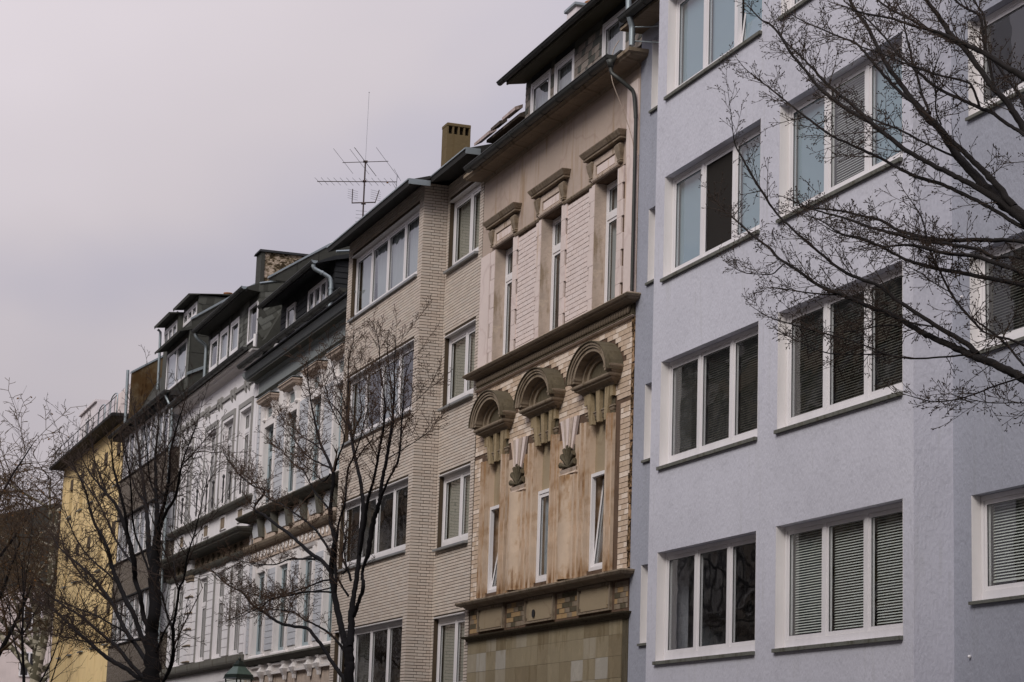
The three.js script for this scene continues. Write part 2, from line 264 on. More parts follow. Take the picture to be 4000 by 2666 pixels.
function hangBack(p, b, x0, x1, y0, y1, z, seed) {
  if (!b) return;
  const kind = b.k || b, lo = b.lo ? y0 + b.lo : y0;
  if (kind === 'net') sub(p, 'curtain', net(x0, x1, lo, y1, z - 0.04, seed), K.net);
  else if (kind === 'shade' || kind === 'shadeSkyTint') sub(p, 'roller_blind', bx(x0 - 0.02, x1 + 0.02, lo, y1, z - 0.03, z - 0.026), kind === 'shade' ? K.shade : K.shadeSkyTint);
  else if (kind === 'slats' || kind === 'slatsDark') {
    const m = kind === 'slats' ? K.slat : K.slatDark, g = slatGeo(x1 - x0 - 0.05), st = 0.0345, xs = (x0 + x1) / 2, list = [];
    for (let y = lo + 0.02; y < y1 - 0.01; y += st) list.push(y);
    if (b.fine && slatBudget >= list.length) { slatBudget -= list.length; for (const y of list) { const s = sub(p, 'slat', g, m); s.position.set(xs, y, z - 0.03); } }
    else stuff(sub(p, 'slats', list.map(y => g.clone().translate(xs, y, z - 0.03)), m));
    sub(p, 'bottom_rail', bx(x0 + 0.02, x1 - 0.02, lo, lo + 0.018, z - 0.045, z - 0.018), m);
  }
}
function win(t, o) {
  const { x0, x1, y0, y1, zf, fw = 0.05, wb = fw, wt = fw, d = 0.07, mull = 0.09, sw = 0.05, fm = K.pvc, sm: smat = fm, back = [], seed = 1 } = o;
  const n = o.lights || 1, L = [], holes = [], iw = (x1 - x0 - 2 * fw - (n - 1) * mull) / n;
  const edges = o.cuts ? [x0 + fw - mull / 2, ...o.cuts, x1 - fw + mull / 2] : null;
  for (let i = 0; i < n; i++) {
    const a = edges ? edges[i] + mull / 2 : x0 + fw + i * (iw + mull), b = edges ? edges[i + 1] - mull / 2 : a + iw;
    if (o.transom) { L.push([a, b, y0 + wb, o.transom - 0.045, i], [a, b, o.transom + 0.045, y1 - wt, i]); } else L.push([a, b, y0 + wb, y1 - wt, i]);
  }
  const p = part(t, o.name || 'window', plate(x0, x1, y0, y1, zf, d, L.map(l => l.slice(0, 4))), fm);
  if (o.label) p.userData.label = o.label;
  L.forEach(([a, b, c, e, i], q) => {
    const z = zf - 0.014, s = [ring(a + 0.003, b - 0.003, c + 0.003, e - 0.003, z, 0.05, sw)], g = [pane(a + sw - 0.002, b - sw + 0.002, c + sw - 0.002, e - sw + 0.002, z - 0.024)];
    const se = [ring(a + sw, b - sw, c + sw, e - sw, z - 0.006, 0.012, 0.008)];
    if (o.tilt && o.tilt[0] === q) for (const k of [s, g, se]) k[0].translate(0, -c, -z).rotateX(-o.tilt[1]).translate(0, c, z - 0.03);
    sub(p, 'sash', s, smat); if (!o.noSeal) sub(p, 'seal', se, K.seal); if (o.screen === q) sub(p, 'fly_screen', g, K.screen); else sub(p, 'pane', g, o.glass || K.glass);
    const bk = Array.isArray(back) ? back[i] : back; hangBack(p, bk, a + 0.01, b - 0.01, c + 0.01, e - 0.01, z - 0.07, seed * 31 + q);
  });
  if (o.sill) { const s = o.sill; sub(p, 'sill', s.slope ? polyX([[s.zb, s.y1], [s.zf, s.y1 - s.slope], [s.zf, s.y0], [s.zb, s.y0]], x0 - (s.ex ?? 0.03), x1 + (s.ex ?? 0.03)) : bx(x0 - (s.ex ?? 0.03), x1 + (s.ex ?? 0.03), s.y0, s.y1, s.zb, s.zf), s.m || K.sillStone); }
  return p;
}
function rooms(t, x0, x1, levels, z0, z1) {                     // storey slabs and a back partition, so that every window looks into a room
  part(t, 'interior', [bx(x0, x1, levels[0], levels[levels.length - 1], z1, z1 + 0.1), ...levels.map(y => bx(x0, x1, y - 0.12, y + 0.12, z1 + 0.1, z0))], K.room);
}
function shell(t, x0, x1, h, zb, m, zf = -0.3) { part(t, 'side_wall', bx(x0, x0 + 0.25, 0, h, zb, zf), m); part(t, 'side_wall', bx(x1 - 0.25, x1, 0, h, zb, zf), m); part(t, 'rear_wall', bx(x0 + 0.25, x1 - 0.25, 0, h, zb, zb + 0.3), m); }
function gutter(t, x0, x1, y, z, r, m = K.zincDark, clips = 0.8) {
  const g = part(t, 'gutter', halfPipe(x0, x1, y, z, r), m);
  for (let x = x0 + 0.3; x < x1; x += clips) { const P = []; for (let i = 0; i <= 8; i++) { const a = Math.PI + Math.PI * i / 8; P.push([x, y + (r + 0.004) * Math.sin(a), z + (r + 0.004) * Math.cos(a)]); } sub(g, 'bracket', tube(P, 0.008, 5, 10), m); }
  return g;
}
// one scale of slate or shingle: a thin plate with a rounded lower corner, facing +z, hung from its top
function scaleGeo(w, h, round = 0.4, th = 0.008) {
  const s = new THREE.Shape(); s.moveTo(-w / 2, 0); s.lineTo(w / 2, 0); s.lineTo(w / 2, -h * (1 - round)); s.quadraticCurveTo(w / 2, -h, w / 2 - w * round, -h); s.lineTo(-w / 2 + w * 0.12, -h); s.quadraticCurveTo(-w / 2, -h, -w / 2, -h * 0.88); s.lineTo(-w / 2, 0);
  const g = new THREE.ExtrudeGeometry(s, { depth: th, bevelEnabled: false, curveSegments: 3 }); g.rotateX(-0.05); return uvw(g);
}
// ---------------------------------------------------------------- ground, road, pavements
structure('ground', bx(-420, 120, -0.3, -0.12, -260, 260), K.ground);
structure('road', bx(-330, 60, -0.12, 0.0, 5.2, 12.2), K.road);
structure('pavement', bx(-330, 60, -0.12, 0.1, -0.35, 5.0), K.paving);
structure('pavement', bx(-330, 60, -0.12, 0.1, 12.4, 19.0), K.paving);
structure('kerb', bx(-330, 60, -0.12, 0.12, 5.0, 5.2), K.kerb);
structure('kerb', bx(-330, 60, -0.12, 0.12, 12.2, 12.4), K.kerb);

// ---------------------------------------------------------------- blue-grey rendered house with a wide bay
{
  const t = thing('apartment_house', 'pale blue-grey rendered house with a broad projecting bay of three-light white windows', 'house', [-24, 0, 0], 'houses along the street');
  const X0 = -33.45, X1 = -14, BL = -31.42, BR = -23.30, ZB = 0.53, F = 2.905, y4 = 3.49, hd = 5.105;
  const wl = [-31.07, -27.61], wr = [-27.01, -23.555], holes = [];
  for (let k = 0; k < 4; k++) for (const w of [wl, wr]) holes.push([w[0], w[1], y4 + F * k, hd + F * k]);
  part(t, 'bay_wall', plate(BL, BR, 0, 15.2, ZB, 0.26, holes), K.blue);
  part(t, 'bay_wall', bx(BR - 0.22, BR, 0, 15.2, -0.05, ZB - 0.26), K.blue);
  part(t, 'bay_wall', bx(BL, BL + 0.22, 0, 15.2, -0.05, ZB - 0.26), K.blue);
  const hs = [], hr = [];
  for (let k = 0; k < 4; k++) { hs.push([-32.99, -31.75, 3.87 + F * k, hd + F * k]); hr.push([-22.9, -21.3, 3.87 + F * k, hd + F * k], [-20.2, -18.6, 3.87 + F * k, hd + F * k]); }
  part(t, 'wall', plate(X0, BL, 0, 14.12, 0, 0.3, hs), K.blueDark);
  part(t, 'wall', plate(BR, X1, 0, 14.12, 0, 0.3, hr), K.blueDark);
  shell(t, X0, X1, 14.1, -10, K.blueDark);
  rooms(t, X0 + 0.25, X1 - 0.25, [0.1, 3.0, 5.75, 8.65, 11.55, 14.1], -0.3, -3.6);
  const rv = (x0, x1, y0, y1, z) => { part(t, 'jamb', bx(x0 + 0.002, x0 + 0.016, y0 + 0.002, y1 - 0.002, z - 0.24, z - 0.003), K.reveal); part(t, 'jamb', bx(x1 - 0.016, x1 - 0.002, y0 + 0.002, y1 - 0.002, z - 0.24, z - 0.003), K.reveal); };
  for (let k = 0; k < 4; k++) {
    for (const [i, w] of [wl, wr].entries()) {
      const y0 = y4 + F * k, y1 = hd + F * k; rv(w[0], w[1], y0, y1, ZB);
      const back = i === 0 ? [[null, null, null], ['slatsDark', 'slatsDark', 'slatsDark'], ['shadeSkyTint', null, 'shadeSkyTint'], ['shadeSkyTint', 'shadeSkyTint', 'shadeSkyTint']][k]
        : [[1, 1, 1].map(() => ({ k: 'slats', fine: true })), [1, 1, 1].map(() => ({ k: 'slatsDark', fine: true })), ['shadeSkyTint', 'slats', 'shadeSkyTint'], ['shadeSkyTint', 'shadeSkyTint', 'shadeSkyTint']][k];
      win(t, { x0: w[0] + 0.018, x1: w[1] - 0.018, y0: y0 + 0.002, y1: y1 - 0.004, zf: ZB - 0.13, lights: 3, fw: 0.055, wb: 0.11, wt: 0.055, mull: 0.085, sw: 0.052, back, seed: k * 2 + i,
        tilt: k === 3 && i === 0 ? [2, 0.12] : null, screen: k === 2 && i === 0 ? 1 : -1, sill: { y0: y0 - 0.052, y1: y0 - 0.003, zb: ZB - 0.12, zf: ZB + 0.045, ex: 0.02 } });
    }
    win(t, { x0: -32.975, x1: -31.76, y0: 3.872 + F * k, y1: hd - 0.004 + F * k, zf: -0.12, fw: 0.055, wb: 0.1, sill: { y0: 3.83 + F * k, y1: 3.868 + F * k, zb: -0.12, zf: 0.04, ex: 0.02 } });
    rv(-32.99, -31.75, 3.87 + F * k, hd + F * k, 0);
    for (const [a, b] of [[-22.9, -21.3], [-20.2, -18.6]]) {
      rv(a, b, 3.87 + F * k, hd + F * k, 0);
      win(t, { x0: a + 0.018, x1: b - 0.018, y0: 3.872 + F * k, y1: hd - 0.004 + F * k, zf: -0.12, fw: 0.055, wb: 0.12, back: [a < -22 && k === 0 ? { k: 'slats', lo: 0.09, fine: true } : k === 1 ? 'slatsDark' : null], sill: { y0: 3.83 + F * k, y1: 3.868 + F * k, zb: -0.12, zf: 0.045, ex: 0.02 } });
    }
  }
  part(t, 'roof', [polyX([[0.42, 14.12], [0.42, 14.22], [-6, 18.4], [-10.2, 15.6], [-10.2, 15.45], [-6, 18.2], [0.0, 14.13]], X0, BL), polyX([[0.42, 14.12], [0.42, 14.22], [-6, 18.4], [-10.2, 15.6], [-10.2, 15.45], [-6, 18.2], [0.0, 14.13]], BR, X1), polyX([[0.9, 15.2], [0.9, 15.32], [-6, 18.42], [-10.2, 15.62], [-10.2, 15.45], [-6, 18.2], [0.5, 15.21]], BL - 0.002, BR + 0.002)], K.slateD);
  part(t, 'soffit', [bx(X0 + 0.002, BL - 0.004, 14.06, 14.118, 0.004, 0.40)], K.mould);
  gutter(t, -33.1, BL - 0.01, 14.16, 0.50, 0.085, K.zincDark, 0.7);
  part(t, 'downpipe', [tube([[-32.78, 14.08, 0.5], [-32.79, 14.0, 0.47], [-32.8, 13.9, 0.44], [-32.8, 13.6, 0.44]], 0.05, 10)], K.zinc);
  for (const g of [tube([[-32.8, 13.92, 0.44], [-32.62, 13.9, 0.2], [-32.5, 13.92, 0.02]], 0.012, 6), tube([[-32.8, 13.68, 0.44], [-32.66, 13.66, 0.1], [-32.6, 13.65, 0.01]], 0.012, 6)]) part(t, 'pipe_bracket', g, K.zinc);
  part(t, 'wall_plug', [lathe([[0, 0], [0.022, 0.004], [0.02, 0.03], [0, 0.036]], 0, 0, 0, 8).rotateX(Math.PI / 2).translate(-22.93, 3.24, 0)], K.pvc);
  part(t, 'wall_plug', [lathe([[0, 0], [0.022, 0.004], [0.02, 0.03], [0, 0.036]], 0, 0, 0, 8).rotateX(Math.PI / 2).translate(-23.05, 7.5, 0)], K.pvc);
}
// ---------------------------------------------------------------- weathered ornate house with arched pediments
{
  const t = thing('old_town_house', 'weathered brown and cream town house with three arched pediments and peeling stucco', 'house', [-37.6, 0, 0], 'houses along the street');
  const X0 = -41.72, X1 = -33.47, C = [-40.31, -37.64, -34.905], R = rng(5);
  const up = C.map(c => [c - 0.54, c + 0.54, 9.62, 11.96]);      // upper openings
  const lo = [[-40.8, -39.93, 5.19, 7.74], [-38.07, -37.2, 5.19, 7.74], [-35.42, -34.52, 5.19, 7.74]];
  part(t, 'wall', plate(X0, X1, 11.97, 13.72, 0, 0.35, C.map((c, i) => [up[i][0], up[i][1], 11.972, 11.98])), K.upper);
  part(t, 'wall', plate(X0, X1, 9.5, 11.968, -0.012, 0.34, up), K.jointBrown);
  part(t, 'wall', plate(X0, X1, 5.05, 9.498, -0.012, 0.34, lo), K.jointBrown);
  part(t, 'wall', bx(X0, X1, 0, 5.048, -0.35, -0.02), K.jointBrown);
  shell(t, X0, X1, 13.7, -10, K.upper, -0.35);
  rooms(t, X0 + 0.25, X1 - 0.25, [0.1, 4.6, 9.0, 13.5], -0.36, -3.5);
  // glazed facing bricks: those between the upper windows one by one, the others joined
  const bg = {}, brickMats = [K.cream, M([0.745, 0.628, 0.578], { roughness: 0.6 }, T.oldwall, 0.003), M([0.78, 0.668, 0.618], { roughness: 0.6 }, T.oldwall, 0.003)];
  const bgeo = w => bg[w.toFixed(3)] ||= bx(-w / 2, w / 2, -0.0388, 0.0388, -0.03, 0);
  const rows = (x0, x1, y0, y1, each, name, mats, z = 0.0, inside = null) => {
    const bins = mats.map(() => []); let r = 0;
    for (let y = y0; y + 0.08 < y1; y += 0.089, r++) {
      let x = x0; const first = r % 2 ? 0.125 : 0.25;
      for (let k = 0; x < x1 - 0.02; k++) {
        let w = Math.min(k === 0 ? first : 0.25, x1 - x); const cx = x + w / 2, cy = y + 0.0445; x += w;
        if (w < 0.04 || (inside && !inside(cx, cy))) continue;
        const dz = (R() - 0.5) * 0.006, mi = Math.floor(R() * mats.length);
        if (each) { const m = new THREE.Mesh(bgeo(w - 0.010), mats[mi]); m.name = 'brick'; m.castShadow = m.receiveShadow = true; m.position.set(cx + 37.6, cy, z + dz); t.add(m); }
        else bins[mi].push(bgeo(w - 0.010).clone().translate(cx, cy, z + dz));
      }
    }
    if (!each) bins.forEach((b, i) => b.length && stuff(part(t, name, b, mats[i])));
  };
  rows(-39.5, -38.45, 9.66, 11.9, true, '', brickMats);
  rows(-36.83, -35.7, 9.66, 11.9, true, '', brickMats);
  const stainMats = [K.creamStain, M([0.60, 0.47, 0.36], { roughness: 0.8 }, T.grime, 0.003), M([0.78, 0.66, 0.55], { roughness: 0.8 }, T.grime, 0.003)];
  const archClear = (x, y) => C.every(c => Math.hypot((x - c) / 1.0, (y - 8.42) / 0.64) > 1 || y < 8.42) && (y > 7.98 || x < -41.2 || x > -33.95 ? true : C.every(c => Math.abs(x - c) > 0.62) && y > 7.9);
  rows(X0 + 0.02, X1 - 0.12, 7.93, 9.26, false, 'brick_courses', stainMats, 0, archClear);
  rows(X0 + 0.02, -41.28, 5.1, 7.93, false, 'brick_courses', stainMats);
  rows(-34.02, X1 - 0.12, 5.1, 7.93, false, 'brick_courses', stainMats);
  // quoin blocks beside the upper windows
  for (const [i, c] of C.entries()) for (const s of [-1, 1]) for (let k = 0; k < 8; k++) {
    const w = k % 2 ? 0.27 : 0.20, y = 9.63 + k * 0.29, a = c + s * 0.545, b = c + s * (0.545 + w);
    part(t, 'quoin', bx(Math.min(a, b), Math.max(a, b), y, y + 0.284, -0.02, 0.016 + R() * 0.006), K.cream);
  }
  part(t, 'pilaster', bx(-33.98, -33.5, 9.62, 13.3, -0.01, 0.03), K.cream);
  part(t, 'pilaster', bx(X0 + 0.005, -41.15, 9.62, 11.95, -0.01, 0.022), K.cream);
  for (const [i, c] of C.entries()) {
    const [x0, x1, y0, y1] = up[i];
    win(t, { x0: x0 + 0.02, x1: x1 - 0.02, y0, y1: y1 - 0.02, zf: -0.2, fw: 0.05, transom: 11.34, glass: K.glassOld, back: ['net'], seed: i + 40, fm: K.pvc });
    part(t, 'reveal', [bx(x0 + 0.002, x0 + 0.012, y0, y1 - 0.004, -0.3, 0.012), bx(x1 - 0.012, x1 - 0.002, y0, y1 - 0.004, -0.3, 0.012)], K.mouldPale);
    // panelled frieze over the window with two little consoles, under a straight hood
    const f = part(t, 'frieze', plate(c - 0.62, c + 0.62, 11.985, 12.36, 0.045, 0.06, [[c - 0.45, c + 0.45, 12.06, 12.25]]), K.mouldPale);
    sub(f, 'panel', bx(c - 0.42, c + 0.42, 12.085, 12.225, -0.01, 0.03), K.cream);
    part(t, 'architrave', hood(c - 0.6, c + 0.6, 0.03, -0.01, [[0, 11.99], [0.025, 12.0], [0.03, 12.03], [0, 12.035]]), K.mouldPale);
    for (const s of [-1, 1]) part(t, 'console', [hood(c + s * 0.66 - 0.07, c + s * 0.66 + 0.07, 0.05, 0.0, [[0, 12.02], [0.012, 12.03], [0.0, 12.05], [0.012, 12.07], [0, 12.09], [0.03, 12.2], [0.05, 12.32], [0.02, 12.36]])], K.mould);
    part(t, 'window_hood', hood(c - 0.86, c + 0.86, 0.10, -0.005, [[-0.12, 12.362], [-0.08, 12.40], [0.02, 12.405], [0.025, 12.43], [0.0, 12.435], [0.03, 12.455], [0.075, 12.53], [0.08, 12.545], [-0.02, 12.56]]), K.mould);
  }
  for (const [a, b] of [[-39.62, -38.33], [-36.95, -35.6]]) part(t, 'string_course', hood(a, b, 0.02, -0.02, [[0, 11.93], [0.02, 11.94], [0.035, 11.97], [0.03, 11.99], [0, 12.0]]), K.mould);
  // main cornice with leaf band
  part(t, 'cornice', hood(X0 + 0.02, X1 - 0.02, 0.0, -0.02, [[0.05, 9.452], [0.06, 9.466], [0.19, 9.485], [0.20, 9.505], [0.235, 9.52], [0.26, 9.555], [0.24, 9.577], [0.02, 9.615]]), K.mould);
  part(t, 'frieze_band', hood(X0 + 0.03, X1 - 0.05, 0.0, -0.02, [[0.015, 9.26], [0.06, 9.262], [0.055, 9.28], [0.02, 9.292], [0.015, 9.45]]), K.darkStone);
  part(t, 'string_course', hood(X0 + 0.02, X1 - 0.06, 0.0, -0.02, [[0.0, 9.215], [0.045, 9.22], [0.065, 9.24], [0.045, 9.258], [0, 9.26]]), K.mouldPale);
  { const g = new THREE.IcosahedronGeometry(0.082, 1); g.scale(0.5, 1, 0.5); const lg = uvw(g);
    for (let x = X0 + 0.12; x < X1 - 0.1; x += 0.115) { const m = part(t, 'leaf_ornament', lg, K.mould); m.rotation.z = -0.5; m.position.set(x + 37.6, 9.368, 0.035); } }
  // arched pediments
  const arc = (c, y, a, b, z0, z1, n = 22, lo = 0) => { const s = new THREE.Shape(), s2 = []; for (let i = 0; i <= n; i++) { const q = Math.PI * (1 - i / n); s2.push([c + a * Math.cos(q), y + b * Math.sin(q)]); } return s2; };
  for (const [i, c] of C.entries()) {
    const y = 8.42, O = arc(c, y, 0.93, 0.585), I = arc(c, y, 0.70, 0.43), I2 = arc(c, y, 0.62, 0.37), I3 = arc(c, y, 0.50, 0.30);
    const band = (A, B, z0, z1) => poly([...A, ...B.slice().reverse()], z0, z1);
    const p = part(t, 'arched_pediment', [band(O, arc(c, y, 0.865, 0.537), 0.0, 0.285), band(arc(c, y, 0.864, 0.536), arc(c, y, 0.80, 0.493), 0.0, 0.265), band(arc(c, y, 0.799, 0.492), I, 0.0, 0.24)], K.mould);
    sub(p, 'mossy_crown', band(arc(c, y, 0.955, 0.60), arc(c, y, 0.932, 0.586), -0.005, 0.31), K.darkStone);
    sub(p, 'inner_moulding', [band(arc(c, y, 0.698, 0.429), I2, 0, 0.10), band(arc(c, y, 0.618, 0.369), I3, 0, 0.05)], K.mould);
    sub(p, 'tympanum', poly([...arc(c, y, 0.498, 0.299)], -0.005, 0.012), K.darkStone);  // dark colour stands in for the shade of a deeper recess
    for (const s of [-1, 1]) sub(p, 'impost', hood(c + s * 0.83 - 0.1, c + s * 0.83 + 0.1, 0.2, -0.005, [[-0.02, 8.375], [0.0, 8.40], [0.05, 8.47], [0.055, 8.5], [0.0, 8.515]]), K.mould);
    part(t, 'entablature', hood(c - 0.80, c + 0.80, 0.12, -0.005, [[-0.06, 8.21], [-0.04, 8.235], [-0.03, 8.25], [0.05, 8.285], [0.055, 8.31], [0.09, 8.325], [0.10, 8.345], [0.10, 8.372], [0.0, 8.395]]), K.mould);
    // back panel, moulded lintel and three splayed keystones
    part(t, 'lintel', bx(c - 0.62, c + 0.62, 7.745, 8.208, -0.02, 0.004), K.darkStone);  // shadow in the gaps between keystones is put into this dark colour
    part(t, 'lintel_moulding', [hood(c - 0.64, c + 0.64, 0.02, -0.005, [[-0.01, 7.80], [0.0, 7.82], [0.005, 7.85], [0.02, 7.86], [0.02, 7.88], [-0.01, 7.895]])], K.mould);
    for (const [s, wt2, wb2] of [[-1, 0.20, 0.135], [0, 0.18, 0.125], [1, 0.20, 0.135]]) {
      const xt = c + s * 0.44, xb = c + s * 0.33, zt = 0.075, zb = 0.055, yt = 8.206, yb = 7.665 + (s ? 0 : 0.01);
      part(t, 'keystone', hexa([[xb - wb2 / 2, yb, zb], [xb + wb2 / 2, yb, zb], [xb + wb2 / 2, yb, -0.01], [xb - wb2 / 2, yb, -0.01]], [[xt - wt2 / 2, yt, zt], [xt + wt2 / 2, yt, zt], [xt + wt2 / 2, yt, -0.01], [xt - wt2 / 2, yt, -0.01]]), K.ochre);
      if (s) part(t, 'keystone', hexa([[xt + s * 0.155 - 0.066, 8.03, 0.06], [xt + s * 0.155 + 0.066, 8.03, 0.06], [xt + s * 0.155 + 0.066, 8.03, -0.01], [xt + s * 0.155 - 0.066, 8.03, -0.01]], [[xt + s * 0.155 - 0.066, yt, 0.065], [xt + s * 0.155 + 0.066, yt, 0.065], [xt + s * 0.155 + 0.066, yt, -0.01], [xt + s * 0.155 - 0.066, yt, -0.01]]), K.ochre);
    }
    const [x0, x1] = lo[i];
    part(t, 'blind_panel', bx(x0 + 0.004, x1 - 0.004, 6.85, 7.736, -0.2, -0.11), K.panelOchre);
    win(t, { x0: x0 + 0.02, x1: x1 - 0.02, y0: 5.195, y1: 6.846, zf: -0.035, fw: 0.06, sw: 0.06, back: i === 1 ? ['net'] : null, seed: 60 + i, tilt: i === 0 ? [0, 0.16] : i === 2 ? [0, 0.1] : null });
    part(t, 'reveal', [bx(x0 + 0.002, x0 + 0.014, 5.2, 7.73, -0.3, 0.0), bx(x1 - 0.014, x1 - 0.002, 5.2, 7.73, -0.3, 0.0)], K.creamStain);
    for (const s of [-1, 1]) { const a = s < 0 ? x0 : x1; part(t, 'window_surround', [bx(a + s * 0.005 - (s < 0 ? 0.12 : 0), a + s * 0.005 + (s > 0 ? 0.12 : 0), 5.11, 7.74, -0.02, 0.065), bx(a + s * 0.13 - (s < 0 ? 0.07 : 0), a + s * 0.13 + (s > 0 ? 0.07 : 0), 5.11, 7.74, -0.02, 0.11), bx(a + s * 0.205 - (s < 0 ? 0.06 : 0), a + s * 0.205 + (s > 0 ? 0.06 : 0), 5.11, 7.74, -0.02, 0.045)], K.creamStain); }
  }
  // the two piers between the windows: fan of voussoirs, shell, little capital, rounded shaft
  for (const c of [-39.0, -36.335]) {
    part(t, 'pier', bx(c - 0.60, c + 0.60, 5.11, 7.6, -0.02, 0.012), K.creamStain);
    for (let k = -2; k <= 2; k++) {
      const w1 = 0.165, w0 = 0.075, xt = c + k * 0.17, xb = c + k * 0.08, z = 0.05 + 0.012 * (2 - Math.abs(k)), yb = 7.46 - Math.abs(k) * 0.05, yt = 7.93;
      part(t, 'voussoir', hexa([[xb - w0 / 2, yb, z], [xb + w0 / 2, yb, z], [xb + w0 / 2, yb, 0], [xb - w0 / 2, yb, 0]], [[xt - w1 / 2, yt, z], [xt + w1 / 2, yt, z], [xt + w1 / 2, yt, 0], [xt - w1 / 2, yt, 0]]), k % 2 ? K.mouldPale : K.cream);
    }
    const niche = part(t, 'shell_niche', bx(c - 0.26, c + 0.26, 7.06, 7.45, -0.02, 0.02), K.darkStone);
    for (let k = 0; k < 7; k++) { const a = Math.PI * (0.06 + 0.88 * k / 6), g = new THREE.ConeGeometry(0.058, 0.36, 8); g.scale(1, 1, 0.75); g.rotateX(Math.PI); g.translate(0, 0.18, 0); g.rotateZ(a - Math.PI / 2); g.translate(c, 7.08, 0.05); sub(niche, 'shell_rib', uvw(g), K.darkStone); }
    part(t, 'capital', hood(c - 0.38, c + 0.38, 0.03, -0.01, [[0.0, 6.93], [0.03, 6.95], [0.02, 6.97], [0.0, 6.985], [0.02, 7.05], [0, 7.06]]), K.mouldPale);
    const g = new THREE.CylinderGeometry(0.26, 0.26, 1.8, 20, 6, true, -Math.PI / 2, Math.PI); g.scale(1, 1, 0.6); g.translate(c, 6.02, 0.012); part(t, 'shaft', uvw(g), K.creamStain);
    for (const s of [-1, 1]) part(t, 'shaft_edging', [bx(c + s * 0.335 - 0.05, c + s * 0.335 + 0.05, 5.12, 6.92, 0.0, 0.06)], K.creamStain);
  }
  // sill ledge, panel band, lower ledge, slab facing
  part(t, 'sill_course', hood(X0 + 0.03, X1 - 0.02, 0.0, -0.02, [[0.06, 4.945], [0.09, 4.965], [0.11, 4.985], [0.21, 5.0], [0.24, 5.04], [0.24, 5.065], [0.0, 5.10]]), K.mould);
  part(t, 'panel_band', bx(X0 + 0.02, X1 - 0.02, 4.42, 4.944, -0.02, -0.005), K.jointBrown);
  const dark = [K.mould, K.darkStone, M([0.40, 0.27, 0.14], { roughness: 0.8 }, T.grime, 0.003)];
  for (const [a, b] of [[X0 + 0.06, -41.16], [-39.48, -38.5], [-36.8, -35.8], [-34.1, X1 - 0.05]]) rows(a, b, 4.47, 4.93, false, 'brick_courses', dark, 0.0);
  for (const c of [-40.35, -37.65, -34.96]) {
    const a = c - 0.66, b = c + 0.66, y0 = 4.52, y1 = 4.885, k = 0.055;
    part(t, 'sunk_panel', poly([[a + k, y0], [b - k, y0], [b - k, y0 + k], [b, y0 + k], [b, y1 - k], [b - k, y1 - k], [b - k, y1], [a + k, y1], [a + k, y1 - k], [a, y1 - k], [a, y0 + k], [a + k, y0 + k]], -0.004, 0.028), K.panelOchre);
    part(t, 'panel_frame', ring(a - 0.09, b + 0.09, y0 - 0.045, y1 + 0.05, 0.045, 0.05, 0.05, 0.03), K.mould);
  }
  { const g = new THREE.CylinderGeometry(0.075, 0.06, 0.03, 14); g.rotateX(Math.PI / 2); g.translate(-37.9, 4.64, 0.032); part(t, 'vent_hole', uvw(g), K.seal); }
  part(t, 'ledge', hood(X0 + 0.04, X1 - 0.02, 0.0, -0.02, [[0.0, 4.30], [0.05, 4.33], [0.06, 4.36], [0.13, 4.38], [0.145, 4.405], [0.0, 4.42]]), K.darkStone);
  const slabM = [[0.315, 0.262, 0.172], [0.28, 0.228, 0.145], [0.245, 0.196, 0.122], [0.37, 0.322, 0.24], [0.42, 0.385, 0.325]].map(c => M(c, { roughness: 0.75 }, T.slabs, 0.003));
  for (let r = 0; r < 5; r++) for (let k = 0; k < 14; k++) {
    const x0 = X0 + 0.01 + k * 0.5708, x1 = Math.min(x0 + 0.566, -33.72), y1 = 4.37 - (r ? 0.30 + (r - 1) * 0.349 : 0), y0 = r ? y1 - 0.345 : 4.073;
    const q = R(), mi = q < 0.34 ? 0 : q < 0.58 ? 1 : q < 0.74 ? 2 : q < 0.9 ? 3 : 4;
    part(t, 'facing_slab', bx(x0, x1, y0, y1, -0.02, 0.008 + R() * 0.005), slabM[mi]);
  }
  part(t, 'corner_post', bx(-33.71, X1, 0, 4.37, -0.02, 0.004), K.darkStone);
  part(t, 'broken_edge', [...Array(16)].map((_, k) => bx(X1 - 0.09 - R() * 0.03, X1 + 0.002, 5.12 + k * 0.258, 5.12 + k * 0.258 + 0.215 + R() * 0.04, -0.02, 0.002 + R() * 0.02)), K.ruin);
  // eaves, attic wall, dormer
  part(t, 'eaves_board', hood(X0 + 0.05, X1 - 0.02, 0.0, -0.02, [[0.0, 13.50], [0.03, 13.52], [0.05, 13.56], [0.31, 13.59], [0.33, 13.62], [0.36, 13.64], [0.36, 13.70], [0.1, 13.71]]), K.mould);
  part(t, 'fascia_board', bx(X0 + 0.06, X1 - 0.03, 13.712, 13.75, 0.22, 0.37), K.eave);
  gutter(t, X0 + 0.3, -33.62, 13.685, 0.465, 0.09, K.zincDark, 0.82);
  part(t, 'hopper', [lathe([[0.0, -0.12], [0.055, -0.12], [0.06, -0.05], [0.085, 0.0], [0, 0.0]], -33.66, 13.60, 0.465, 10)], K.zincDark);
  part(t, 'downpipe', [tube([[-33.66, 13.5, 0.465], [-33.65, 13.38, 0.45], [-33.58, 13.28, 0.36], [-33.52, 13.08, 0.12], [-33.51, 12.9, 0.08], [-33.5, 12.6, 0.06]], 0.036, 10), tube([[-33.5, 12.62, 0.06], [-33.5, 9.65, 0.06]], 0.03, 10)], K.zincDark);
  part(t, 'loose_cable', [tube([[-33.6, 13.95, 0.35], [-33.66, 13.8, 0.42], [-33.68, 13.5, 0.46], [-33.62, 13.2, 0.44], [-33.66, 12.7, 0.2], [-33.62, 12.2, 0.05], [-33.6, 11.6, 0.04], [-33.52, 10.9, 0.05]], 0.008, 5, 40)], K.mouldPale);
  part(t, 'attic_wall', bx(X0 + 0.01, -39.63, 13.7, 14.36, -0.32, -0.12), K.brownWall);
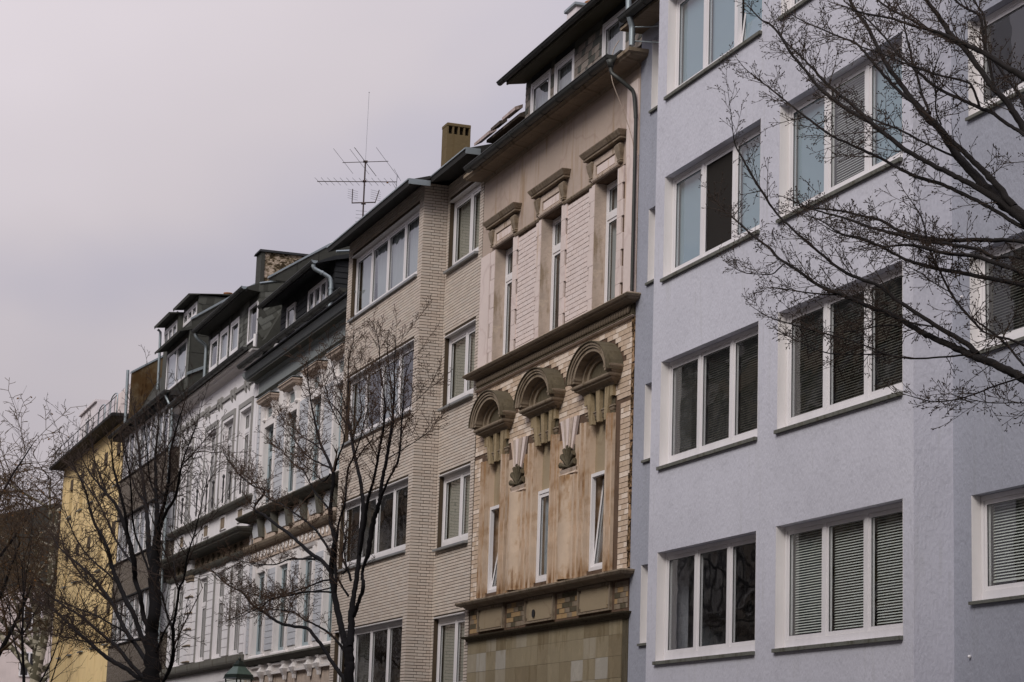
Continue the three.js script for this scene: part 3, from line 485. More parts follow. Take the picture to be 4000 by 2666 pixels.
  part(t, 'roof', [polyX([[0.2, 13.712], [0.2, 13.74], [-0.1, 13.9], [-0.3, 13.9], [-0.3, 13.712]], X0 + 0.05, X1 - 0.02), polyX([[0.0, 14.36], [0.0, 14.42], [-6, 17.6], [-10.2, 14.2], [-10.2, 14.05], [-6, 17.45], [-0.2, 14.36]], X0, -39.7), polyX([[-0.2, 15.4], [-0.2, 15.45], [-6, 17.62], [-10.2, 14.22], [-10.2, 14.05], [-6, 17.45], [-0.4, 15.3]], -39.7, X1)], K.tileDark);
  for (let k = 0; k < 3; k++) { const x0 = X0 - 0.5 + [0.0, 1.05, 1.75][k], L = [0.95, 0.55, 0.78][k]; part(t, 'verge_sheet', hexa([[x0, 14.41 + 0.03 * k, 0.10], [x0 + L, 14.41 + 0.03 * k, 0.10], [x0 + L, 14.50 + 0.02 * k, -0.06], [x0, 14.50 + 0.02 * k, -0.06]], [[x0, 14.47 + 0.03 * k, 0.10], [x0 + L, 14.48 + 0.03 * k, 0.10], [x0 + L, 14.57 + 0.02 * k, -0.06], [x0, 14.56 + 0.02 * k, -0.06]]), k === 1 ? K.tileDark : K.tilePink); }
  const dz = -0.1, dw = [[-39.31, -38.2], [-37.99, -36.94], [-35.53, -34.42]];
  part(t, 'dormer_wall', plate(-39.62, -33.66, 13.8, 15.06, dz - 0.01, 0.16, dw.map(w => [w[0], w[1], 13.95, 14.9])), K.slateD);
  part(t, 'dormer_wall', [bx(-39.62, -39.5, 13.8, 15.06, -3, dz - 0.172), bx(-33.78, -33.66, 13.8, 15.06, -3, dz - 0.172)], K.slateD);
  dw.forEach((w, i) => win(t, { x0: w[0] + 0.003, x1: w[1] - 0.003, y0: 13.953, y1: 14.897, zf: dz + 0.02, d: 0.12, fw: 0.075, sw: 0.06, back: ['net'], seed: 80 + i }));
  const sgs = [scaleGeo(0.22, 0.17, 0.5), scaleGeo(0.17, 0.17, 0.5)], shm = [K.shingle, K.shingleB, K.slate];
  for (const [a, b] of [[-39.62, -39.32], [-38.19, -38.0], [-36.93, -35.54], [-34.41, -33.67]]) for (let r = 0; r < 8; r++) { const n = Math.max(1, Math.round((b - a) / 0.17)); for (let k = 0; k < n; k++) { const m = part(t, 'shingle', sgs[k % 2], shm[Math.floor(R() * 3)]); m.scale.x = (b - a) / n / 0.17; m.position.set(a + (k + 0.5) * (b - a) / n + 37.6, 15.05 - r * 0.13, dz - 0.008 + R() * 0.004); m.rotation.z = (R() - 0.5) * 0.05; } }
  for (const w of dw) for (let k = 0; k < 7; k++) { const m = part(t, 'shingle', sgs[1], K.slateD); m.position.set(w[0] + 0.08 + k * 0.155 + 37.6, 15.06, dz - 0.006); m.scale.y = 0.85; }
  part(t, 'dormer_eaves', polyX([[dz, 15.03], [0.24, 14.97], [0.27, 14.95], [0.29, 14.96], [0.29, 15.07], [-3.2, 16.1], [-3.2, 16.0], [dz, 15.07]], -39.7, -33.62), K.fascia);
  gutter(t, -39.95, -33.75, 15.06, 0.345, 0.062, K.zincDark, 1.1);
  part(t, 'downpipe', [tube([[-33.8, 15.06, 0.36], [-33.76, 15.02, 0.33], [-33.7, 14.9, 0.2], [-33.69, 14.7, 0.16], [-33.69, 14.2, 0.16]], 0.05, 10)], K.zinc);
}
{ const t = thing('chimney', 'white rendered chimney with a grey slab cap above the ornate house', 'chimney', [-39.65, 15, -1.4], 'chimneys');
  part(t, 'stack', bx(-39.92, -39.40, 14.9, 16.66, -1.9, -1.0), K.chimneyWhite); part(t, 'cap', hood(-39.92, -39.40, -1.0, -1.9, [[0.03, 16.662], [0.05, 16.68], [0.05, 16.73], [0.0, 16.75]]), K.zinc);
  part(t, 'flue', lathe([[0, 0], [0.11, 0], [0.11, 0.1], [0.13, 0.12], [0.1, 0.14], [0, 0.14]], -39.65, 16.75, -1.4), K.terracotta); }
// ---------------------------------------------------------------- beige brick house
{
  const BX = -46, t = thing('brick_house', 'beige facing-brick house with a shallow bay of four-light windows and a dark overhanging eave', 'house', [BX, 0, 0], 'houses along the street');
  const X0 = -50.34, XC = -44.24, X1 = -41.76, ZB = 0.52, F = 2.92, R = rng(9);
  const bays = [], backs = []; for (let k = 0; k < 4; k++) { bays.push([-50.0, -44.55, 3.42 + F * k, 4.93 + F * k]); backs.push([-44.07, -41.99, 3.42 + F * k, 4.93 + F * k]); }
  part(t, 'bay_wall', plate(X0, XC, 0, 14.08, ZB - 0.012, 0.25, bays), K.mortar);
  part(t, 'bay_wall', bx(XC - 0.2, XC - 0.0, 0, 14.08, -0.04, ZB - 0.263), K.mortar);
  part(t, 'bay_wall', bx(X0, X0 + 0.2, 0, 14.08, -0.04, ZB - 0.263), K.mortar);
  part(t, 'wall', plate(XC - 0.19, X1, 0, 14.1, -0.012, 0.3, backs), K.mortar);
  part(t, 'wall', bx(X0, XC - 0.2, 0, 14.08, -0.32, -0.3), K.mortar);
  shell(t, X0, X1, 14, -10, K.mortar, -0.33); rooms(t, X0 + 0.25, X1 - 0.25, [0.1, 2.9, 5.7, 8.6, 11.5, 14.0], -0.33, -3.6);
  const bm = [[0.645, 0.555, 0.475], [0.68, 0.59, 0.51], [0.605, 0.515, 0.44], [0.63, 0.555, 0.485]].map(c => M(c, { roughness: 0.75 }, T.smooth, 0.003));
  const gc = {}, h = 0.0490, bgeo = (w, a) => gc[a + w.toFixed(3)] ||= a === 'x' ? bx(-w / 2, w / 2, -h / 2, h / 2, -0.03, 0) : bx(-0.03, 0.0, -h / 2, h / 2, -w / 2, w / 2);
  // the return of the bay faces us square on: its long bricks one by one
  const small = bm.map(() => []); let each = 0;
  for (let r = 0, y = 3.02; y < 14.03; y += 0.0625, r++) {
    let z = ZB; for (const w of (r % 2 ? [0.19, 0.25, 0.08] : [0.25, 0.125, 0.145])) {
      const cz = z - w / 2, mi = Math.floor(R() * 4), dx = 0.010 + R() * 0.004; z -= w;
      if (w > 0.18 && each < 296) { each++; const m = new THREE.Mesh(bgeo(w - 0.01, 'z'), bm[mi]); m.name = 'brick'; m.castShadow = m.receiveShadow = true; m.position.set(XC + dx - BX, y + 0.031, cz); t.add(m); }
      else small[mi].push(bgeo(w - 0.01, 'z').clone().translate(XC + dx, y + 0.031, cz));
    }
  }
  small.forEach((b, i) => stuff(part(t, 'brick_courses', b, bm[i])));
  const face = (x0, x1, z, holes, top) => {
    const bins = bm.map(() => []);
    for (let r = 0, y = 3.02; y < top; y += 0.0625, r++) {
      let spans = [[x0, x1]]; for (const q of holes) if (y + 0.06 > q[2] && y < q[3] + 0.02) spans = spans.flatMap(([a, b]) => [[a, Math.min(b, q[0])], [Math.max(a, q[1]), b]].filter(s => s[1] - s[0] > 0.02));
      for (const [a, b] of spans) { let x = a + 0.0, k = 0; while (x < b - 0.01) { let w = Math.min(k === 0 ? (r % 2 ? 0.125 : 0.25) : 0.25, b - x); if (b - x - w < 0.05) w = b - x; bins[Math.floor(R() * 4)].push(bgeo(w - 0.008, 'x').clone().translate(x + w / 2, y + 0.031, z + R() * 0.003)); x += w; k++; } }
    }
    bins.forEach((b, i) => stuff(part(t, 'brick_courses', b, bm[i])));
  };
  face(X0, XC + 0.012, ZB, bays, 14.03); face(XC + 0.01, X1, 0, backs, 14.06);
  const dk = [null, null, null, null];
  for (let k = 0; k < 4; k++) {
    const y0 = 3.42 + F * k, y1 = 4.93 + F * k;
    win(t, { x0: -49.99, x1: -44.56, y0: y0 + 0.004, y1: y1 - 0.03, zf: ZB - 0.1, lights: 4, fw: 0.07, wb: 0.1, mull: 0.1, sw: 0.045, back: k === 3 ? ['net', 'net', 'net', 'net'] : k === 2 ? ['net', null, 'net', null] : [null, 'slatsDark', null, null], seed: 100 + k, sill: { y0: y0 - 0.07, y1: y0, zb: ZB - 0.1, zf: ZB + 0.06, slope: 0.025, m: K.sillMetal } });
    win(t, { x0: -44.06, x1: -42.0, y0: y0 + 0.004, y1: y1 - 0.03, zf: -0.1, lights: 2, cuts: [-42.87], fw: 0.09, wb: 0.12, mull: 0.1, sw: 0.045, back: ['shade', 'shade'], seed: 120 + k, sill: { y0: y0 - 0.07, y1: y0, zb: -0.1, zf: 0.09, slope: 0.025, m: K.sillMetal } });
    part(t, 'window_lintel', [bx(-50.0, -44.55, y1 - 0.026, y1 - 0.002, ZB - 0.12, ZB + 0.012), bx(-44.07, -41.99, y1 - 0.026, y1 - 0.002, -0.12, 0.012)], K.pvcOld);
  }
  part(t, 'joint_strip', bx(X1 + 0.002, -41.73, 0, 13.9, -0.3, -0.02), K.seal);
  part(t, 'roof', [polyX([[0.98, 13.88], [1.0, 13.99], [-6, 16.1], [-10.2, 15], [-10.2, 14.85], [-6, 15.95], [0.5, 14.085]], X0 - 0.25, XC + 0.42), polyX([[0.50, 13.99], [0.52, 14.10], [-6, 16.08], [-10.2, 14.98], [-10.2, 14.83], [-6, 15.93], [0.0, 14.11]], XC + 0.421, X1 + 0.35)], K.eave);
  part(t, 'roof_edging', [bx(X0 - 0.24, XC + 0.43, 13.985, 14.015, 0.96, 1.02), bx(XC + 0.425, XC + 0.455, 13.90, 14.015, 0.53, 1.0), bx(XC + 0.46, X1 + 0.34, 14.095, 14.12, 0.48, 0.54), bx(X1 + 0.35, X1 + 0.37, 13.99, 14.12, 0.22, 0.53)], K.zinc);
  // chimney with slotted head
}
{ const t = thing('chimney', 'brown concrete chimney with four slots under its flat top on the brick house', 'chimney', [-49.6, 15, -1.78], 'chimneys');
  const x0 = -49.83, x1 = -49.43, z0 = -2.09, z1 = -1.5; part(t, 'stack', bx(x0, x1, 14.3, 16.83, z0, z1), K.concrete);
  for (let k = 0; k < 5; k++) { const z = z1 - 0.02 - k * (z1 - z0 - 0.04) / 4; part(t, 'slot_post', bx(x0 + 0.003, x1 - 0.003, 16.832, 17.02, z - 0.02, z + 0.02), K.concrete); }
  part(t, 'cap', hood(x0, x1, z1, z0, [[0, 17.022], [0.008, 17.03], [0.008, 17.09], [-0.03, 17.11]]), K.concrete); }
// ---------------------------------------------------------------- pale ornate house with grey entablature
{
  const BX = -56, glass = K.glassOld, t = thing('ornate_house', 'pale ornate house with grey entablature, bracketed window hoods and a black slate dormer', 'house', [BX, 0, 0], 'houses along the street');
  const X0 = -61.8, X1 = -50.36, R = rng(21), C = [-60.02, -57.4, -54.8, -52.3];
  const up = C.map(c => [c - 0.57, c + 0.57, 8.95, 11.16]), lo = C.map(c => [c - 0.76, c + 0.44, 4.86, 7.12]);
  part(t, 'wall', plate(X0, X1, 4.3, 12.16, 0, 0.32, [...up, ...lo]), K.whiteB);
  part(t, 'wall', bx(X0, X1, 0, 4.298, -0.32, -0.03), K.mouldPale);
  shell(t, X0, X1, 13.2, -10, K.whiteB, -0.33); rooms(t, X0 + 0.25, X1 - 0.25, [0.1, 4.3, 8.2, 12.6], -0.33, -3.6);
  part(t, 'corner_pilaster', [bx(X0 + 0.002, X0 + 0.18, 4.8, 12.6, -0.02, 0.05)], K.whiteA);
  C.forEach((c, i) => {
    win(t, { x0: up[i][0] + 0.01, x1: up[i][1] - 0.01, y0: 8.96, y1: 11.15, zf: -0.085, fw: 0.06, transom: 10.35, fm: K.blueFrame, glass, seed: 140 + i });
    win(t, { x0: lo[i][0] + 0.01, x1: lo[i][1] - 0.01, y0: 4.87, y1: 7.11, zf: -0.085, fw: 0.06, transom: 6.3, fm: K.blueFrame, glass, seed: 150 + i });
    part(t, 'architrave', [ring(c - 0.74, c + 0.74, 8.8, 11.3, 0.06, 0.058, 0.17)], K.whiteB);
    part(t, 'hood_panel', plate(c - 0.6, c + 0.6, 11.32, 11.72, 0.05, 0.05, [[c - 0.36, c + 0.36, 11.37, 11.66]]), K.whiteB);
    part(t, 'hood_panel_field', bx(c - 0.35, c + 0.35, 11.375, 11.655, -0.01, 0.015), K.cornGrey);
    for (const s of [-1, 1]) part(t, 'console', hood(c + s * 0.56 - 0.08, c + s * 0.56 + 0.08, 0.10, 0.0, [[0, 11.3], [0.02, 11.34], [0, 11.4], [0.02, 11.6], [0.06, 11.7], [0.03, 11.735]]), K.whiteB);
    part(t, 'window_hood', hood(c - 0.66, c + 0.66, 0.12, -0.01, [[-0.02, 11.725], [0.03, 11.74], [0.05, 11.78], [0.12, 11.8], [0.14, 11.86], [0.17, 11.875], [0.17, 11.9], [0.0, 11.94]]), K.mouldPale);
    part(t, 'hood_flashing', bx(c - 0.82, c + 0.82, 11.942, 11.955, 0.0, 0.28), K.zinc);
    for (const g of [bx(lo[i][0] - 0.16, lo[i][0] - 0.002, 4.87, 7.3, 0.002, 0.06), bx(lo[i][1] + 0.002, lo[i][1] + 0.16, 4.87, 7.3, 0.002, 0.06), hood(lo[i][0] - 0.18, lo[i][1] + 0.18, 0.03, 0.0, [[0, 7.305], [0.02, 7.33], [0.05, 7.4], [0.0, 7.42]])]) part(t, 'architrave', g, K.whiteB);
    part(t, 'window_base', hood(lo[i][0] - 0.2, lo[i][1] + 0.2, 0.05, 0.0, [[0.03, 4.77], [0.03, 4.82], [0.0, 4.865]]), K.whiteB);
  });
  // ashlar strips between the windows, block by block
  for (const [i, c] of C.entries()) for (const [a, b, y0, y1] of [[c + 0.76, c + 1.86, 8.95, 11.3], [lo[i][1] + 0.2, lo[i][1] + 1.22, 4.95, 7.2]]) { if (b > X1) continue; let r = 0; for (let y = y0; y + 0.16 < y1; y += 0.168, r++) { const xm = lerp(a, b, r % 2 ? 0.35 : 0.65); part(t, 'ashlar_block', bx(a, xm - 0.006, y, y + 0.152, 0.002, 0.024 + R() * 0.006), K.ashlar); part(t, 'ashlar_block', bx(xm + 0.006, b, y, y + 0.152, 0.002, 0.024 + R() * 0.006), K.ashlar); } }
  for (let y = 4.95; y < 11.9; y += 0.168) part(t, 'ashlar_block', bx(X0 + 0.2, X0 + 0.42, y, y + 0.15, 0.002, 0.03), K.ashlar);
  // middle cornice with faceted panels
  part(t, 'cornice', hood(X0 + 0.02, X1, 0.0, -0.01, [[0.1, 8.58], [0.26, 8.61], [0.36, 8.67], [0.4, 8.72], [0.4, 8.75], [0.1, 8.79], [0, 8.84]]), K.trimDark);
  part(t, 'panel_band', bx(X0 + 0.02, X1, 7.95, 8.558, -0.01, 0.03), K.mouldPale);
  for (let k = 0; k < 7; k++) { const c = X0 + 0.9 + k * 1.6, pts = [[c - 0.62, 8.38], [c - 0.34, 8.53], [c + 0.34, 8.53], [c + 0.62, 8.38], [c + 0.34, 8.12], [c - 0.34, 8.12]]; if (c + 0.6 > X1) break; part(t, 'faceted_panel', poly(pts, 0.03, 0.06), K.ashlar); part(t, 'gable_bracket', hexa([[c + 0.66, 8.05, 0.14], [c + 0.94, 8.05, 0.14], [c + 0.94, 8.05, 0.03], [c + 0.66, 8.05, 0.03]], [[c + 0.76, 8.55, 0.24], [c + 0.84, 8.55, 0.24], [c + 0.84, 8.55, 0.03], [c + 0.76, 8.55, 0.03]]), K.trimDark); }
  part(t, 'string_course', hood(X0 + 0.02, X1, 0.0, -0.01, [[0.05, 7.74], [0.16, 7.78], [0.2, 7.84], [0.22, 7.9], [0.05, 7.95]]), K.mould);
  part(t, 'frieze', bx(X0 + 0.02, X1, 7.46, 7.738, -0.01, 0.04), K.mouldPale);
  for (let x = X0 + 0.4; x < X1 - 0.2; x += 0.42) { const g = new THREE.TorusGeometry(0.075, 0.022, 5, 10); g.translate(x, 7.6, 0.05); part(t, 'rosette', uvw(g), K.whiteB); }
  // lower sill course, bracket frieze
  part(t, 'sill_course', hood(X0 + 0.02, X1, 0.0, -0.01, [[0.06, 4.58], [0.1, 4.6], [0.2, 4.66], [0.24, 4.7], [0.24, 4.745], [0.0, 4.77]]), K.trimDark);
  for (const [i, c] of C.entries()) { const a = lo[i][0] - 0.06, b = lo[i][1] + 0.06; part(t, 'panel_frame', [ring(a, b, 4.28, 4.56, 0.07, 0.09, 0.13, 0.06, 0.05)], K.whiteB); part(t, 'panel_field', bx(a + 0.132, b - 0.132, 4.342, 4.508, -0.03, -0.02), K.panelOchre); for (const s of [-1, 1]) { const x = s < 0 ? a - 0.12 : b + 0.12; part(t, 'console', [hood(x - 0.08, x + 0.08, 0.06, 0.0, [[0, 4.1], [0.01, 4.2], [0.06, 4.3], [0.09, 4.38], [0.06, 4.42], [0.02, 4.5], [0.06, 4.57]])], K.whiteB); } }
  // grey entablature and gutter
  part(t, 'entablature', bx(X0 + 0.19, X1, 12.162, 12.56, -0.01, 0.06), K.cornGrey);
  part(t, 'entablature', hood(X0 - 0.02, X1, 0.0, -0.01, [[0.05, 12.562], [0.1, 12.58], [0.13, 12.64], [0.3, 12.66], [0.32, 12.7], [0.36, 12.72], [0.4, 12.78], [0.44, 12.88], [0.3, 12.9]]), K.cornGrey);
  part(t, 'string_course', hood(X0 + 0.2, X1, 0.0, -0.01, [[0.06, 12.135], [0.12, 12.14], [0.14, 12.16], [0.0, 12.165]]), K.trimDark);
  part(t, 'dark_moulding', [bx(X0 - 0.05, X1, 12.64, 12.655, 0.1, 0.345)], K.trimDark);
  gutter(t, X0 + 0.02, X1 - 0.02, 13.02, 0.60, 0.09, K.zincDark, 0.9);
  // mansard and dormer, black slate
  const dz = -0.3, wins = [[-57.54, -55.55, 13.66, 14.45], [-59.98, -59.0, 13.66, 14.45]];
  part(t, 'roof', [polyX([[0.5, 12.91], [0.45, 12.98], [-0.45, 13.3], [-1.2, 15.2], [-6, 17.3], [-10.2, 14.6], [-10.2, 14.4], [-6, 17.1], [-1.3, 15], [-0.55, 13.2], [-0.4, 12.91]], X0 + 0.02, X1)], K.slateD);
  part(t, 'dormer_wall', plate(-60.8, -54.9, 13.05, 14.75, dz, 0.15, wins), K.slateD);
  part(t, 'dormer_wall', [bx(-60.8, -60.65, 13.05, 14.75, -2.4, dz - 0.152), bx(-55.05, -54.9, 13.05, 14.75, -2.4, dz - 0.152)], K.slateD);
  for (let r = 0; r < 11; r++) part(t, 'slate_course', hexa([[-54.898, 13.1 + r * 0.15, dz - 0.0], [-54.87, 13.1 + r * 0.15, dz], [-54.87, 13.1 + r * 0.15, -2.3], [-54.898, 13.1 + r * 0.15, -2.3]], [[-54.898, 13.25 + r * 0.15, dz], [-54.888, 13.25 + r * 0.15, dz], [-54.888, 13.25 + r * 0.15, -2.3], [-54.898, 13.25 + r * 0.15, -2.3]]), K.slateD);
  for (let r = 0; r < 9; r++) for (const [a, b] of [[-60.8, -60.0], [-58.98, -57.56], [-55.53, -54.9]]) part(t, 'slate_course', hexa([[a, 13.1 + r * 0.17, dz + 0.024], [b, 13.1 + r * 0.17, dz + 0.024], [b, 13.1 + r * 0.17, dz], [a, 13.1 + r * 0.17, dz]], [[a, 13.27 + r * 0.17, dz + 0.006], [b, 13.27 + r * 0.17, dz + 0.006], [b, 13.27 + r * 0.17, dz], [a, 13.27 + r * 0.17, dz]]), K.slateD);
  win(t, { x0: wins[0][0] + 0.003, x1: wins[0][1] - 0.003, y0: 13.663, y1: 14.447, zf: dz + 0.05, d: 0.12, lights: 3, fw: 0.06, mull: 0.09, back: ['net', 'net', 'net'], seed: 170 });
  win(t, { x0: wins[1][0] + 0.003, x1: wins[1][1] - 0.003, y0: 13.663, y1: 14.447, zf: dz + 0.05, d: 0.12, fw: 0.06, back: ['shade'], seed: 171 });
  part(t, 'dormer_eaves', polyX([[dz + 0.001, 14.74], [0.18, 14.6], [0.22, 14.54], [0.24, 14.62], [-0.2, 14.82], [-2.6, 15.4], [-2.6, 15.3], [dz - 0.1, 14.76]], -61.0, -54.75), K.slateD);
  gutter(t, -61.0, -54.72, 14.63, 0.30, 0.07, K.zincDark, 1.2);
  part(t, 'gutter_end', halfPipe(-54.73, -54.66, 14.63, 0.30, 0.075), K.zinc);
  part(t, 'downpipe', [tube([[-54.8, 14.56, 0.3], [-54.8, 14.45, 0.28], [-54.75, 14.33, 0.05], [-54.72, 14.22, -0.13], [-54.71, 14.05, -0.17], [-54.71, 13.9, -0.17], [-54.71, 13.1, -0.17]], 0.055, 10)], K.zinc);
  part(t, 'pipe_collar', [tube([[-54.71, 13.93, -0.17], [-54.71, 13.97, -0.17]], 0.068, 10), tube([[-54.76, 14.36, 0.1], [-54.75, 14.33, 0.06]], 0.066, 10)], K.zinc);
  part(t, 'flashing', [tube([[-54.88, 14.98, -0.3], [-54.88, 15.3, -2.4]], 0.03, 6)], K.zinc);
}
// television aerial on that roof
{
  const t = thing('tv_antenna', 'rusty television aerial with long rake of elements and thin whip on top', 'antenna', [-57.1, 16, -1.55]);
  const m = [-57.1, -1.55], r = new THREE.Vector3(0.32, 0.0, -0.94).normalize(), e = new THREE.Vector3(-0.95, 0, -0.32).normalize();
  const at = (s, y, q = 0) => [m[0] + r.x * s + e.x * q, y, m[1] + r.z * s + e.z * q];
  part(t, 'mast', [tube([at(0, 15.2), at(0.0, 18.12)], 0.022, 8)], K.antenna);
  part(t, 'whip', [tube([at(0, 18.12), at(0.012, 20.05)], 0.0045, 5), tube([at(0.012, 20.04), at(0.012, 20.07)], 0.012, 6)], K.antennaThin);
  part(t, 'clamp', [tube([at(-0.06, 18.1), at(0.06, 18.1)], 0.035, 8), tube([at(-0.05, 17.55), at(0.05, 17.55)], 0.035, 8), tube([at(-0.06, 16.93), at(0.06, 16.93)], 0.036, 8)], K.antenna);
  const b1 = part(t, 'boom', tube([at(-0.62, 18.05), at(0.62, 18.13)], 0.01, 6), K.antenna);
  for (const [s, l] of [[-0.6, 1.5], [-0.16, 1.5], [0.0, 1.7], [0.6, 1.8]]) sub(b1, 'element', tube([at(s - 0.15 * l, 18.09 + 0.09 * l, -l / 2), at(s + 0.15 * l, 18.09 - 0.09 * l, l / 2)], s === 0 ? 0.008 : 0.005, 5), s === 0 ? K.antenna : K.antennaThin);
  const b2 = part(t, 'boom', tube([at(-1.28, 17.50), at(0.88, 17.56)], 0.012, 6), K.antenna);
  for (let k = 0; k < 13; k++) { const s = -1.25 + k * 0.17, l = 0.55; sub(b2, 'element', tube([at(s - 0.08, 17.535 + 0.03 + s * 0.025, -l / 2), at(s + 0.08, 17.535 - 0.03 + s * 0.025, l / 2)], 0.0045, 5), K.antennaThin); }
  sub(b2, 'reflector', [tube([at(0.88, 17.76), at(0.86, 17.36)], 0.009, 6), tube([at(0.80, 17.82, -0.4), at(0.96, 17.7, 0.4)], 0.0045, 5), tube([at(0.78, 17.42, -0.4), at(0.94, 17.3, 0.4)], 0.0045, 5)], K.antennaThin);
  sub(b2, 'dipole_box', bx(-0.03, 0.03, -0.012, 0.012, -0.02, 0.02).translate(...at(0.62, 17.53)), K.terracotta);
  const b3 = part(t, 'boom', tube([at(-0.32, 16.93), at(0.32, 16.97)], 0.017, 6), K.antenna);
  for (const s of [-0.31, 0.31]) { const p = sub(b3, 'panel_aerial', tube([at(s, 16.95), at(s + (s > 0 ? 0.1 : 0), 17.32)], 0.013, 6), K.antenna); for (let k = 0; k < 5; k++) b3.add(mesh('element', tube([at(s - 0.12, 17.05 + k * 0.06, -0.1), at(s + 0.14, 17.04 + k * 0.06, 0.1)], 0.004, 4), K.antennaThin)); }
  const ld = part(t, 'ladder_dipole', [0, 1, 2, 3].map(k => tube([at(-0.2, 16.72 - k * 0.1), at(0.1, 16.71 - k * 0.1)], 0.005, 4)), K.antennaThin);
}
// ---------------------------------------------------------------- white stucco house
{
  const BX = -67, glass = K.glassOld, t = thing('white_house', 'white stucco house with rusticated piers, dark cornices and a scale-slated dormer', 'house', [BX, 0, 0], 'houses along the street');
  const X0 = -73.5, X1 = -61.84, R = rng(31), C = [-72.05, -68.2, -65.75, -63.33];
  const up = C.map(c => [c - 0.70, c + 0.70, 9.46, 12.08]), lo = C.map(c => [c - 0.62, c + 0.76, 5.03, 7.56]);
  const att = C.map(c => [c - 0.35, c + 0.35, 8.82, 9.16]);
  part(t, 'wall', plate(X0, X1, 4.9, 13.4, 0, 0.34, [...up, ...lo]), K.whiteA);
  part(t, 'wall', bx(X0, X1, 0, 4.898, -0.34, -0.01), K.whiteA);
  shell(t, X0, X1, 13.8, -10, K.whiteA, -0.35); rooms(t, X0 + 0.25, X1 - 0.25, [0.1, 4.5, 8.3, 13.0], -0.35, -3.6);
  C.forEach((c, i) => {
    win(t, { x0: up[i][0] + 0.01, x1: up[i][1] - 0.01, y0: 9.47, y1: 12.07, zf: -0.10, fw: 0.07, transom: 11.47, lights: 2, mull: 0.08, glass, seed: 200 + i });
    win(t, { x0: lo[i][0] + 0.01, x1: lo[i][1] - 0.01, y0: 5.04, y1: 7.55, zf: -0.10, fw: 0.07, transom: 6.75, lights: 2, mull: 0.08, glass, seed: 210 + i });
    part(t, 'architrave', [plate(up[i][0] - 0.24, up[i][1] + 0.24, 9.46, 12.32, 0.05, 0.048, [[up[i][0] - 0.10, up[i][1] + 0.10, 9.462, 12.18]])], K.trimGrey);
    part(t, 'architrave', [plate(up[i][0] - 0.099, up[i][1] + 0.099, 9.46, 12.179, 0.028, 0.026, [[up[i][0] + 0.0, up[i][1] - 0.0, 9.462, 12.081]])], K.whiteA);
    for (const g of [bx(lo[i][0] - 0.07, lo[i][0] - 0.003, 5.03, 7.6, 0.002, 0.05), bx(lo[i][1] + 0.003, lo[i][1] + 0.07, 5.03, 7.6, 0.002, 0.05)]) part(t, 'architrave', g, K.trimGrey);
    part(t, 'attic_panel', [bx(att[i][0], att[i][1], att[i][2], att[i][3], 0.002, 0.012)], K.mould); part(t, 'panel_frame', ring(att[i][0] - 0.08, att[i][1] + 0.08, att[i][2] - 0.03, att[i][3] + 0.06, 0.04, 0.038, 0.08, 0.03, 0.06), K.whiteA);
    for (const s of [-1, 1]) part(t, 'guard_post', [lathe([[0, 0], [0.02, 0], [0.028, 0.1], [0.018, 0.3], [0.03, 0.62], [0.018, 0.72], [0.045, 0.78], [0.03, 0.84], [0, 0.86]], c + s * 0.74, 9.5, 0.22, 8)], K.iron);
  });
  // rusticated piers, block by block; every other block of the broad pilaster carries a small ledge
  const pier = (a, b, z, name = 'rusticated_block') => { for (let y = 5.03, r = 0; y < 7.55; y += 0.252, r++) part(t, name, bx(a, b, y, y + 0.232, 0.002, z), K.whiteA); };
  pier(-67.35, -66.45, 0.035); pier(-64.9, -64.03, 0.035); pier(-62.48, X1 - 0.12, 0.035); pier(-71.2, -70.35, 0.035); pier(-69.55, -68.9, 0.035); pier(X0, -72.76, 0.035);
  for (let y = 5.03, r = 0; y < 7.5; y += 0.252, r++) { part(t, 'pilaster_block', bx(-70.33, -69.57, y, y + 0.232, 0.002, 0.12), K.whiteA); if (r % 2 === 0) part(t, 'block_ledge', hood(-70.33, -69.57, 0.12, 0.0, [[0.0, y + 0.006], [0.04, y + 0.03], [0.04, y + 0.045], [0.0, y + 0.06]]), K.mould); }
  part(t, 'capital', hood(-70.33, -69.57, 0.12, 0.0, [[0, 7.55], [0.03, 7.57], [0.01, 7.6], [0.06, 7.66], [0.07, 7.72], [0.0, 7.74]]), K.mould);
  part(t, 'cornice', hood(X0 + 0.0, X1 - 0.1, 0.0, -0.01, [[0.06, 7.74], [0.1, 7.76], [0.14, 7.82], [0.16, 7.88], [0.04, 7.92]]), K.trimDark);
  part(t, 'frieze', bx(X0 + 0.02, X1 - 0.1, 7.921, 8.22, -0.01, 0.03), K.mould);
  part(t, 'frieze_block', bx(-70.3, -69.6, 7.922, 8.219, 0.0, 0.14), K.whiteA);
  for (let x = X0 + 0.5; x < X1 - 0.3; x += 0.78) if (x < -70.5 || x > -69.4) { const g = new THREE.TorusKnotGeometry(0.07, 0.026, 24, 4, 2, 3); g.scale(1.3, 1, 0.5); g.translate(x, 8.07, 0.05); part(t, 'acanthus', uvw(g), K.darkStone); }
  part(t, 'cornice', hood(X0 + 0.0, X1 - 0.05, 0.0, -0.01, [[0.08, 8.221], [0.12, 8.24], [0.42, 8.29], [0.43, 8.33], [0.48, 8.36], [0.52, 8.42], [0.52, 8.46], [0.0, 8.54]]), K.trimDark);
  part(t, 'sill_course', hood(X0 + 0.0, X1 - 0.05, 0.0, -0.01, [[0.05, 9.26], [0.16, 9.29], [0.21, 9.32], [0.24, 9.37], [0.24, 9.4], [0.0, 9.45]]), K.trimMid);
  part(t, 'ground_cornice', hood(X0 + 0.0, X1 - 0.05, 0.0, -0.01, [[0.1, 4.66], [0.12, 4.7], [0.24, 4.74], [0.26, 4.8], [0.27, 4.94], [0.0, 5.0]]), K.trimMid);
